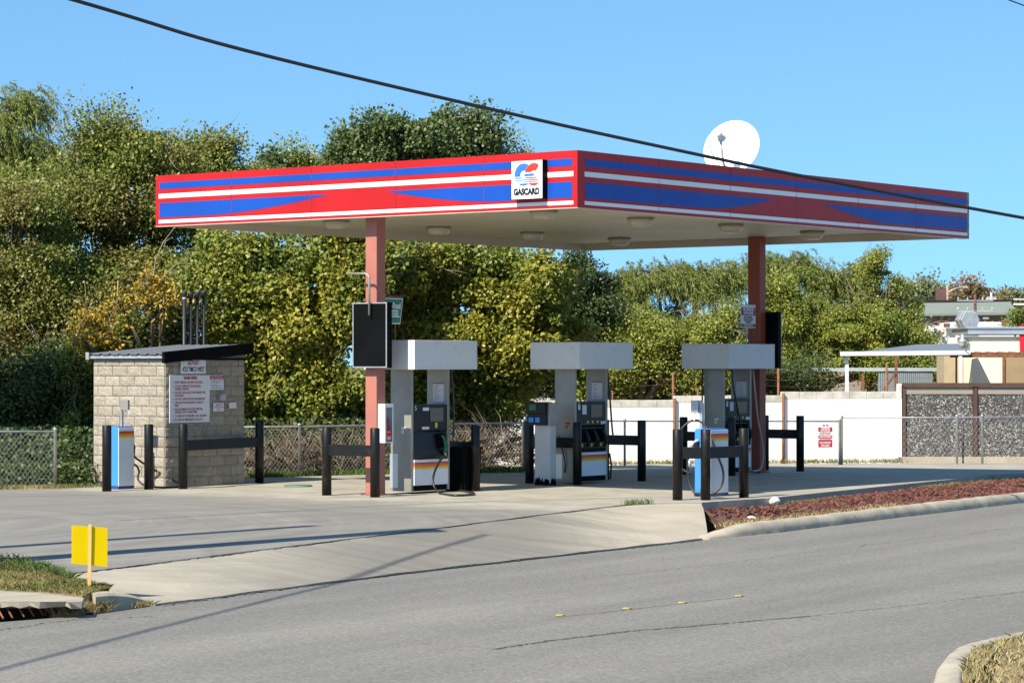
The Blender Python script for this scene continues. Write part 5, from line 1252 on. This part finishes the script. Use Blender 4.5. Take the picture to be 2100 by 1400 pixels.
# trailers behind the wall
def trailer(label, x0, x1, yt, yb, Y, red):
    b0 = yp((x0 + x1) / 2, yb, Y); b0.z = 0
    t = thing('box_trailer', label, 'trailer', b0, 0, 'white trailers behind the wall'); mb = MB(); bpx(mb, x0, yt, x1, yb, Y, 4.5, 0, b0, .55); mb.build('body', M['trailer'], t, bevel=.03)
    mb = MB()
    for u in (.35, .38, .78, .82): pass
    for q in red: bpx(mb, q - 5, yt + 4, q + 5, yt + 8, Y - .03, .02, 0, b0)
    mb.build('marker_lights', M['logo_red'], t)
    mb = MB()
    for u in (-.5, .5):
        mb.lathe([(.001, -.1), (.3, -.1), (.33, -.05), (.33, .05), (.3, .1), (.001, .1)], 18, (u, 1.4, .33), 0, (1, 0, 0))
    mb.build('wheel', M['rubber'], t)
    return t
trailer('white trailer roof with red marker lights above the wall left of the card reader', 1012, 1140, 815, 850, 63, (1052, 1060, 1100, 1136))
trailer('white trailer roof with red marker lights above the wall behind the middle pump', 1170, 1284, 813, 845, 64, (1180, 1278))
# car at the right edge
cp_ = yp(2089, 925, 57.5)
cr_ = thing('parked_car', 'dark blue car with white lamp at the right edge of the pavement', 'car', (cp_.x + .42, 57.5, -.17))
mb = MB(); mb.prism([(0, .32), (.02, .62), (.12, .78), (.9, .86), (1.5, 1.32), (3.0, 1.36), (3.7, .92), (4.2, .85), (4.25, .3)], lambda u, v, w: (u, w, v), 0, 1.7); mb.build('body', M['carblue'], cr_, bevel=.08)
mb = MB(); mb.prism([(1.02, .90), (1.55, 1.27), (2.95, 1.31), (3.5, .93)], lambda u, v, w: (u, w, v), -.006, -.001); mb.build('window', M['glass_dark'], cr_)
for x in (.85, 3.4):
    mb = MB(); mb.lathe([(.001, -.02), (.27, -.02), (.31, 0), (.31, .18), (.001, .18)], 24, (x, .0, .31), 0, (0, 1, 0)); w_ = mb.build('wheel', M['rubber'], cr_)
    mb = MB(); mb.lathe([(.001, -.035), (.17, -.035), (.19, -.021)], 20, (x, .0, .31), 0, (0, 1, 0)); mb.build('rim', M['alum'], w_)
mb = MB(); mb.obox((.05, .15, .70), (.03, -.02, 0), (.03, .12, 0), (0, 0, .07)); mb.build('headlight', M['logo_white'], cr_)

# ================================================================== YARD SIGN, FILL CAP, CABLES, POLES
yb_ = gp(184, 1212, -.075)
ys = thing('yard_sign', 'blank yellow board on a wooden stake in the roadside grass', 'sign', yb_)
s_ = yb_.y / F; vx = Vector((1, .55, 0)).normalized()
half = 33.3 * s_ / vx.x
zt_, zb_ = (1212 - 1079) * s_, (1212 - 1158) * s_
mb = MB(); mb.prism([(-half, zb_ + .02), (half, zb_ - .022), (half, zt_ - .018), (-half, zt_ + .016)], lambda u, v, w: (vx.x * u - vx.y * w, vx.y * u + vx.x * w, v), 0, .006); mb.build('board', M['yellow'], ys)
mb = MB(); mb.obox((0, -.0045, (zt_ + .02) / 2), (.016, .0, 0), (0, .004, 0), (.004, 0, (zt_ + .02) / 2)); mb.build('stake', M['wood'], ys, bevel=.002)
pc = gp(612, 997); mb = MB(); mb.lathe([(.001, .0), (.24, 0), (.22, .022), (.001, .026)], 24); tag(mb.build('fill_cover', pm('cover_green', (.08, .17, .13), .6), loc=(pc.x, pc.y, .001)), 'round green tank fill cover set in the pavement left of the pumps', 'manhole cover')
pc = gp(775, 1018)
# main overhead cable, drooping to the right in front of the canopy
ctl = [((-900, -300), 28), ((150, 0), 33), ((500, 103), 34.3), ((1037, 231), 36.2), ((1440, 319), 37.6), ((1660, 364), 38.4), ((2100, 447), 40), ((2700, 550), 42)]
wire('thick black overhead cable sloping down across the sky in front of the canopy', curve([yp(x, y, Y) for (x, y), Y in ctl], 8), .0265)
wire('thin wire clipping the top right corner of the sky', [yp(2000, -28, 40), yp(2068, 0, 41), yp(2100, 12, 42), yp(2300, 80, 46)], .012)
# utility poles and a service line standing outside the left of the picture throw the long shadows
sd = Vector((math.cos(SUN_AZ), math.sin(SUN_AZ), 0)); ct = 1 / math.tan(SUN_EL)
for (px_, py_, hh_, r_, lb) in ((878, 1085, 8.6, .235, 'stout wooden utility pole left of the photograph'), (635, 1078, 11.5, .13, 'slim utility pole left of the photograph')):
    tip = gp(px_, py_, 0); base = tip - sd * hh_ * ct
    t = thing('utility_pole', lb, 'utility pole', (base.x, base.y, -.05)); mb = MB(); mb.tube([(0, 0, -.3), (0, 0, hh_ + .05)], [r_ * 1.1, r_ * .9], 12); mb.build('pole', M['bark'], t)
G0, G1 = gp(-60, 1385, ZR), gp(575, 1222, ZR); H_ = 8.2
sh_ = TO_SUN * (H_ / TO_SUN.z); dG = (G1 - G0)
pts = [G0 + dG * k + sh_ + Vector((0, 0, .25 * (k - .5) ** 2)) for k in (-1.2, -.6, 0, .5, 1, 1.5, 2.0)]
wire('service line outside the left of the photograph', pts, .03)

# ================================================================== TREES
def leaves(name, P, D, l, w, m, parent, seed, curl=.25):
    """one small leaf-shaped face per point; D is a preferred direction (may be zero) for each leaf"""
    r = np.random.RandomState(seed); n = len(P)
    a = r.normal(size=(n, 3)) + D * 1.0; a /= np.linalg.norm(a, axis=1)[:, None]
    nn = r.normal(size=(n, 3)) * .62 + np.array([-.38, -.52, .62]); b = np.cross(nn, a); b /= np.linalg.norm(b, axis=1)[:, None] + 1e-9
    c = np.cross(a, b); L = (l * r.uniform(.65, 1.25, n))[:, None]; Wd = (w * r.uniform(.7, 1.25, n))[:, None]
    V = np.stack([P - a * L * .5, P + b * Wd * .5 + c * L * curl * .3, P + a * L * .5, P - b * Wd * .5 + c * L * curl * .3], 1).reshape(-1, 3)
    return bulk(name, V, np.arange(4 * n).reshape(n, 4), m, parent)
def tree(name, label, cat, Y, lumps, n, m, leaf=(.11, .075), ncl=22, seed=1, sig=.26, droop=0, base_px=None, group='trees behind the filling station', twigs=40, stems=1, trunk_r=.13, shell=.5, flat=.75):
    r = np.random.RandomState(seed); rr = random.Random(seed)
    k = Y / F; L = []
    for q in lumps:
        px, py, rx, rz = q[:4]; dy = q[4] if len(q) > 4 else 0
        c = yp(px, py, Y + dy); cut = min(sig * .9, rz * k * .4); L.append((np.array(c) - np.array([0, 0, cut * .35]), max(.08, rx * k - cut * .5), min(rx, rz) * k * .85 + .15, rz * k - cut))
    bx_ = base_px if base_px is not None else lumps[0][0]
    b0 = np.array([yp(bx_, 700, Y)[0], Y + .2, -.03]); t = thing(name, label, cat, tuple(b0), 0, group)
    area = np.array([a[1] * a[3] for a in L]); area = area / area.sum()
    CP = []; CD = []; CW = []
    for (c, rx, ry, rz), wgt in zip(L, area):        # boughs: clumps of leaves strung along outward axes, gaps between them
        nc = max(5, int(ncl * (rx * rz) ** .8 * 1.35)); ph = r.uniform(0, 6.28, 6)
        d = r.normal(size=(nc * 3, 3)); d /= np.linalg.norm(d, axis=1)[:, None]; keep = (d[:, 1] < .45) | (r.uniform(size=len(d)) < .35); d = d[keep][:nc]
        f = .94 + .15 * np.sin(d[:, 0] * 5 + ph[0]) + .14 * np.sin(d[:, 2] * 6 + ph[1]) + .10 * np.sin(d[:, 1] * 7 + d[:, 0] * 4 + ph[2])
        rad = r.uniform(size=len(d)) ** shell * f * np.where(r.uniform(size=len(d)) < .08, 1.15, 1.)
        p = c + d * rad[:, None] * np.array([rx, ry, rz]); CP.append(p); CD.append(d); CW.append(np.full(len(p), wgt / max(1, len(p))))
    CP = np.concatenate(CP); CD = np.concatenate(CD); CW = np.concatenate(CW)
    ok = CP[:, 2] > .12; CP, CD, CW = CP[ok], CD[ok], CW[ok]
    size = np.clip(np.exp(r.normal(.05, .42, len(CP))), .5, 1.9); cw = CW * size ** 2; cw /= cw.sum()
    idx = r.choice(len(CP), n, p=cw)
    AX = CD * .8 + r.normal(size=CD.shape) * .5 + np.array([0, 0, .15]); AX /= np.linalg.norm(AX, axis=1)[:, None]
    sc_ = (sig * size)[idx][:, None]
    cl = lambda a: np.clip(a, -1.7, 1.7)
    P = CP[idx] + cl(r.normal(size=(n, 3))) * sc_ * np.array([.72, .72, .52]) + AX[idx] * (cl(r.normal(size=(n, 1))) * sc_ * 1.0)
    D = AX[idx] * .45
    if droop:                                        # hanging sprays: strands that leave the bough sideways and bend down
        ns = max(1, n // 26); st = r.choice(len(CP), ns, p=cw); az = r.uniform(0, 6.283, ns); o0 = CP[st] + r.normal(size=(ns, 3)) * sig * np.array([.9, .9, .5])
        hd = np.stack([np.cos(az), np.sin(az), np.zeros(ns)], 1) * .6 + CD[st] * .5 + np.array([.45, 0, .1]); ln = droop * r.uniform(.6, 1.5, ns)
        k_ = r.randint(0, ns, n); s = r.uniform(0, 1, n) ** .9; s1 = s[:, None]
        P = o0[k_] + hd[k_] * ln[k_][:, None] * s1 * (1 - .35 * s1); P[:, 2] -= ln[k_] * s * s * .95; P += r.normal(size=(n, 3)) * .022
        D = hd[k_] * (1.1 - .8 * s1); D[:, 2] -= 1.9 * s; D *= 1.6
    P[:, 2] = np.maximum(P[:, 2], .03)
    leaves('crown', P - b0, D, leaf[0], leaf[1], m, t, seed + 99)
    # trunk with limbs, then thin twigs that show between the leaves
    mb = MB()
    for s in range(stems):
        o = Vector((rr.uniform(-.5, .5) * (stems > 1), rr.uniform(-.3, .3) * (stems > 1), 0)); top = max(L, key=lambda a: a[0][2]); tc = Vector(top[0] - b0)
        fork = o + Vector((tc.x * .15 + rr.uniform(-.2, .2), tc.y * .2, max(.6, tc.z * .35)))
        mb.tube(curve([o, o + Vector((rr.uniform(-.08, .08), 0, fork.z * .5)), fork], 4), [trunk_r * (1.25 - .45 * i / 8) for i in range(9)], 9)
        for (c, rx, ry, rz) in L:
            e = Vector(c - b0); e.z += rz * .3
            if e.z < .5: continue
            md = fork.lerp(e, .5) + Vector((rr.uniform(-.2, .2), rr.uniform(-.2, .2), .15)); pp = curve([fork, md, e], 5)
            mb.tube(pp, [trunk_r * .6 * (1 - .85 * i / (len(pp) - 1)) + .008 for i in range(len(pp))], 6)
            for q in range(5):
                s0 = pp[rr.randrange(4, len(pp))]; e2 = e + Vector((rr.uniform(-1, 1) * rx, rr.uniform(-1, .4) * ry, rr.uniform(-.6, 1) * rz))
                mb.tube([s0, s0.lerp(e2, .5) + Vector((0, 0, .1)), e2], [.03, .018, .006], 5)
    mb.build('trunk', M['bark'], t)
    if twigs:
        mb = MB()
        for q in range(twigs):
            i = rr.randrange(len(CP)); p = Vector(CP[i] - b0); d = Vector(CD[i]); d = (d + Vector((rr.gauss(0, .5), rr.gauss(0, .5), rr.gauss(.2, .5)))).normalized(); ln_ = rr.uniform(.35, 1.0)
            a = p - d * ln_ * .6; e = p + d * ln_ * .5; md = a.lerp(e, .5) + Vector((rr.gauss(0, .05), rr.gauss(0, .05), rr.gauss(0, .05)))
            mb.tube([a, md, e], [.014, .010, .004], 4)
            mb.tube([md, md + (d + Vector((rr.gauss(0, .6), rr.gauss(0, .6), rr.gauss(0, .6)))).normalized() * ln_ * .4], [.008, .003], 4)
        for q in range(max(3, twigs // 14)):
            i = rr.randrange(len(CP)); p = Vector(CP[i] - b0); d = Vector(CD[i]); d.y = -abs(d.y) * .5; d = (d + Vector((rr.gauss(0, .6), -.25, rr.gauss(.25, .4)))).normalized(); pts = [p - d * .8]; w = .022
            for k in range(6): d = (d + Vector((rr.gauss(0, .22), rr.gauss(0, .15), rr.gauss(.03, .2)))).normalized(); pts.append(pts[-1] + d * rr.uniform(.2, .36))
            mb.tube(pts, [.026, .022, .019, .015, .011, .007, .004], 5)
            for k in range(2, 6): e = (d + Vector((rr.gauss(0, .8), rr.gauss(0, .4), rr.gauss(0, .8)))).normalized(); mb.tube([pts[k], pts[k] + e * .25, pts[k] + e * .45 + Vector((0, 0, rr.gauss(0, .08)))], [.010, .007, .003], 4)
        mb.build('twigs', M['twig'], t)
    return t
# left to right; the numbers are photo pixels of each leafy mass at its distance
tree('willow_tree', 'tall feathery green willow at the left edge of the sky', 'tree', 60, [(-20, 235, 75, 55), (15, 210, 50, 40), (-40, 330, 110, 70), (70, 320, 65, 45), (30, 360, 90, 60)], 52650, M['leaf_wl'], (0.147, 0.020), 14, 11, .30, .55)
tree('oak_tree', 'big olive brown tree rising left of the canopy', 'tree', 55, [(250, 330, 95, 78), (175, 300, 38, 42), (300, 280, 60, 40), (215, 262, 40, 22), (345, 340, 60, 60), (240, 440, 150, 100), (360, 450, 90, 90), (120, 430, 90, 90), (300, 560, 140, 90), (180, 560, 110, 90)], 117450, M['leaf_ol'], (0.077, 0.053), 14, 12, .24, shell=.42, twigs=120)
tree('oak_tree', 'dense dark olive tree filling the left edge', 'tree', 53, [(30, 420, 110, 80), (-40, 520, 110, 120), (90, 520, 110, 100), (0, 640, 120, 110), (130, 640, 110, 90), (20, 700, 130, 80), (110, 710, 90, 70)], 90045, M['leaf_ol'], (0.074, 0.052), 14, 13, .24, shell=.42, twigs=90)
tree('small_tree', 'small rusty-leaved treetop just left of the canopy roofline', 'tree', 57, [(440, 315, 50, 45), (400, 330, 40, 35), (470, 350, 50, 30), (430, 390, 70, 60)], 27405, M['leaf_ol'], (0.081, 0.053), 14, 14, .22, twigs=30)
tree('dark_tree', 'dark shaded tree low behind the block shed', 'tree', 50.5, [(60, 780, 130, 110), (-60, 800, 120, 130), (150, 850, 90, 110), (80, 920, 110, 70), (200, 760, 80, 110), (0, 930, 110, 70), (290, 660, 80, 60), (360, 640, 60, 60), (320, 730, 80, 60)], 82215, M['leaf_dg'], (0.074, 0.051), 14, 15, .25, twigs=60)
tree('vine_shrub', 'golden yellow vine drooping left of the vent pipes', 'shrub', 49.2, [(315, 575, 26, 24), (300, 605, 34, 14), (245, 620, 24, 14), (190, 655, 40, 16), (160, 690, 26, 12), (335, 600, 22, 30), (220, 690, 30, 14)], 2600, M['leaf_go'], (.095, .045), 22, 16, .15, group='shrubs', twigs=16, trunk_r=.04)
tree('hackberry_tree', 'bright green-leaved shrub in the gap above the shed roof', 'shrub', 50, [(220, 690, 70, 45), (300, 670, 60, 50), (170, 740, 60, 60), (160, 840, 40, 100)], 17617, M['leaf_mix'], (0.074, 0.051), 14, 17, .2, group='shrubs', twigs=25, trunk_r=.05)
tree('elm_tree', 'large yellow-green tree behind the vent pipes and salmon column', 'tree', 51, [(430, 560, 90, 90), (560, 560, 120, 100), (700, 560, 110, 100), (480, 680, 110, 90), (620, 680, 130, 90), (540, 780, 110, 80), (660, 780, 100, 80), (430, 770, 70, 80)], 152685, M['leaf_yg'], (.100, .068), 14, 18, .22, shell=.40, twigs=130)
tree('elm_tree', 'yellow-green tree showing over the canopy roofline right of the olive trees', 'tree', 67, [(560, 350, 60, 35), (640, 345, 70, 40), (730, 330, 70, 45), (900, 325, 90, 40), (1030, 310, 45, 30), (980, 330, 70, 40), (830, 335, 60, 40), (800, 440, 260, 90)], 70470, M['leaf_mix'], (0.081, 0.053), 14, 19, .22, twigs=70)
tree('poplar_tree', 'rounded dark green poplar crown above the middle of the canopy', 'tree', 66, [(800, 285, 75, 38), (900, 275, 80, 40), (985, 282, 50, 34), (740, 297, 50, 30), (700, 305, 30, 22), (560, 338, 45, 24), (870, 320, 150, 40), (815, 256, 30, 16), (900, 250, 34, 16), (970, 256, 34, 16)], 58725, M['leaf_po'], (0.096, 0.079), 14, 20, .22, twigs=20)
tree('elm_tree', 'yellow-green tree between the first and middle pumps', 'tree', 53.2, [(840, 560, 110, 90), (960, 560, 100, 90), (1060, 570, 90, 90), (880, 680, 110, 90), (1010, 690, 110, 90), (1110, 640, 70, 90), (900, 770, 90, 60), (1020, 780, 80, 50), (1130, 720, 60, 70)], 133110, M['leaf_yg'], (.100, .068), 14, 21, .22, shell=.40, twigs=90)
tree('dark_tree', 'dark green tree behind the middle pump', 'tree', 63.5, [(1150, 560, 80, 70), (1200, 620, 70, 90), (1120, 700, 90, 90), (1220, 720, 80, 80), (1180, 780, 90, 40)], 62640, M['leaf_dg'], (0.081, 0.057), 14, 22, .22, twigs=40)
tree('willow_tree', 'feathery willow to the left of the dark red column', 'tree', 71, [(1340, 560, 90, 55), (1290, 580, 50, 60), (1420, 570, 90, 60), (1480, 560, 60, 50), (1350, 650, 110, 70), (1300, 700, 80, 60)], 73710, M['leaf_wl'], (0.140, 0.020), 14, 23, .30, .42)
tree('thicket_tree', 'yellowish leafy thicket between the middle and right pumps', 'tree', 63.2, [(1300, 690, 70, 60), (1380, 700, 80, 70), (1290, 760, 70, 50), (1400, 770, 80, 40), (1460, 660, 60, 70), (1500, 720, 60, 80)], 58725, M['leaf_mix'], (0.070, 0.047), 14, 24, .2, twigs=90)
tree('willow_tree', 'feathery willow crown right of the dark red column', 'tree', 77, [(1620, 545, 70, 45), (1690, 560, 80, 50), (1760, 580, 60, 50), (1640, 620, 90, 60), (1740, 650, 70, 60), (1560, 540, 40, 50)], 63180, M['leaf_wl'], (0.140, 0.020), 14, 25, .28, .40)
tree('thicket_tree', 'dense mixed green tree right of the column above the white wall', 'tree', 75, [(1600, 640, 80, 70), (1700, 680, 100, 80), (1640, 740, 100, 60), (1790, 660, 70, 80), (1760, 740, 90, 60), (1840, 700, 50, 60), (1570, 740, 50, 60), (1880, 765, 60, 45), (1930, 765, 40, 40)], 121365, M['leaf_mix'], (0.074, 0.051), 14, 26, .2, shell=.42, twigs=90)
tree('small_tree', 'thin twiggy treetop leaning out at the right end of the trees', 'tree', 75.5, [(1800, 560, 45, 40), (1840, 580, 22, 22), (1810, 620, 50, 45), (1850, 610, 20, 18), (1860, 660, 40, 50), (1880, 700, 30, 50)], 16638, M['leaf_mix'], (0.074, 0.051), 14, 27, .15, twigs=70)
tree('green_shrub', 'low feathery green shrub at the right end of the trees', 'shrub', 77, [(1870, 690, 40, 40), (1900, 700, 28, 35), (1850, 740, 50, 40)], 14040, M['leaf_wl'], (0.088, 0.015), 14, 28, .2, .2, group='shrubs', twigs=10, trunk_r=.04)
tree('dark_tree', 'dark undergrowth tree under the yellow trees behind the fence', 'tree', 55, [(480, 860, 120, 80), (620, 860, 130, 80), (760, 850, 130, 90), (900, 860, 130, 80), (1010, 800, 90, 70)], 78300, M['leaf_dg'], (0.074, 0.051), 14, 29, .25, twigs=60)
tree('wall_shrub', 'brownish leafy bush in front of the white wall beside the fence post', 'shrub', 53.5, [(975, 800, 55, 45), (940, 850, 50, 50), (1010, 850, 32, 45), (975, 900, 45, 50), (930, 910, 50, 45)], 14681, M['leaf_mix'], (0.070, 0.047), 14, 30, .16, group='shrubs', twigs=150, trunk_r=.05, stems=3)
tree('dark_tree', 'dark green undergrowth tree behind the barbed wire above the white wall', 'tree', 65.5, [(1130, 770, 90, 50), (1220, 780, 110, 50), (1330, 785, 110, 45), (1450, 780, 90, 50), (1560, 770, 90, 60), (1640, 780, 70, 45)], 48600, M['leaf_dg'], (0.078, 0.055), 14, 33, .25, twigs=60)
# far trees on the skyline
tree('far_tree', 'hazy olive tree on the skyline above the left end of the green roof', 'tree', 190, [(1890, 605, 26, 14), (1870, 612, 30, 14), (1912, 606, 18, 14), (1890, 640, 40, 30)], 15000, M['leaf_far'], (.24, .19), 22, 41, .5, twigs=0, group='far trees on the skyline', trunk_r=.2)
tree('far_tree', 'rusty brown round tree on the skyline behind the insulator pole', 'tree', 185, [(1998, 610, 26, 14), (1985, 618, 24, 12), (2005, 640, 30, 28)], 13500, M['leaf_br'], (.24, .19), 22, 42, .45, twigs=0, group='far trees on the skyline', trunk_r=.2)
tree('far_tree', 'pale small tree on the skyline right of the street lamp', 'tree', 195, [(1958, 613, 14, 10), (1950, 640, 20, 26)], 6600, M['leaf_far'], (.24, .19), 22, 43, .45, twigs=0, group='far trees on the skyline', trunk_r=.15)
tree('far_tree', 'small hazy tree on the skyline near the right edge', 'tree', 195, [(2072, 612, 18, 8), (2090, 614, 14, 8), (2070, 640, 24, 25)], 7800, M['leaf_far'], (.24, .19), 22, 44, .4, twigs=0, group='far trees on the skyline', trunk_r=.15)
tree('green_shrub', 'bright green bush at the right edge above the cream parapet', 'shrub', 80, [(2092, 650, 18, 16), (2110, 655, 22, 22)], 5265, M['leaf_wl'], (0.088, 0.044), 14, 45, .15, group='shrubs', twigs=0, trunk_r=.05)

tree('oak_tree', 'broad shady tree standing just outside the left edge', 'tree', 45.5, [(-330, 250, 190, 90), (-300, 400, 200, 120), (-380, 560, 180, 120), (-260, 330, 120, 90)], 26000, M['leaf_ol'], (.16, .11), 14, 71, .3, twigs=0, trunk_r=.2)
# ---- dry brush behind the chain-link fence
def brush(n, seed):
    r = np.random.RandomState(seed); mbv = []; fcs = []
    for i in range(n):
        px = r.uniform(495, 1085) if i % 3 else r.uniform(495, 1000); Y = r.uniform(0, 2.4) + np.interp(px, [495, 620, 1085], [47.6, 48.2, 51.6]); hmax = np.interp(px, [495, 560, 700, 820, 1000, 1085], [.75, .8, 1.0, .9, 1.2, .9]) * r.uniform(.4, 1.05)
        p = np.array(yp(px, 748, Y)); p[2] = -.02
        ln = r.uniform(.35, 1.3); a = r.uniform(-1.1, 1.1); z0 = r.uniform(0, hmax * .7)
        q0 = p + np.array([0, 0, z0]); q2 = q0 + np.array([math.sin(a) * ln, r.normal(0, .25), abs(math.cos(a)) * ln * .6 * r.choice([1, 1, -.4])]); q1 = (q0 + q2) / 2 + np.array([r.normal(0, .06), r.normal(0, .06), .10])
        q2[2] = np.clip(q2[2], 0.0, hmax + .15); w = r.uniform(.004, .009)
        o = len(mbv); s = np.array([w, -w * .3, w * .6])
        mbv += [q0 - s, q0 + s, q1 + s * .8, q2, q1 - s * .8]; fcs.append([o, o + 1, o + 2, o + 3, o + 4])
    return tag(bulk('dry_brush', np.array(mbv), np.array(fcs), M['brush']), kind='stuff')
brush(3000, 51)
def groundcover(name, n, x0, x1, Ya, Yb, h, m, seed, l=(.09, .06)):
    r = np.random.RandomState(seed); px = r.uniform(x0, x1, n); Y = r.uniform(Ya, Yb, n)
    P = np.stack([(px - 1050) / F * Y, Y, r.uniform(0, 1, n) ** 1.5 * h + .02], 1)
    o = leaves(name, P, np.zeros((n, 3)), l[0], l[1], m, None, seed); tag(o, kind='stuff')
groundcover('leaf_litter', 5000, 480, 1000, 49, 54, .6, M['leaf_br'], 61)
groundcover('hedge_growth', 9500, 480, 930, 49.0, 52, 1.0, M['leaf_dg'], 64, (.08, .055))
groundcover('undergrowth', 9000, -80, 300, 44.4, 50, .9, M['leaf_dg'], 62)
groundcover('undergrowth', 3000, -80, 200, 43.9, 45, .35, M['leaf_dg'], 63, (.08, .05))
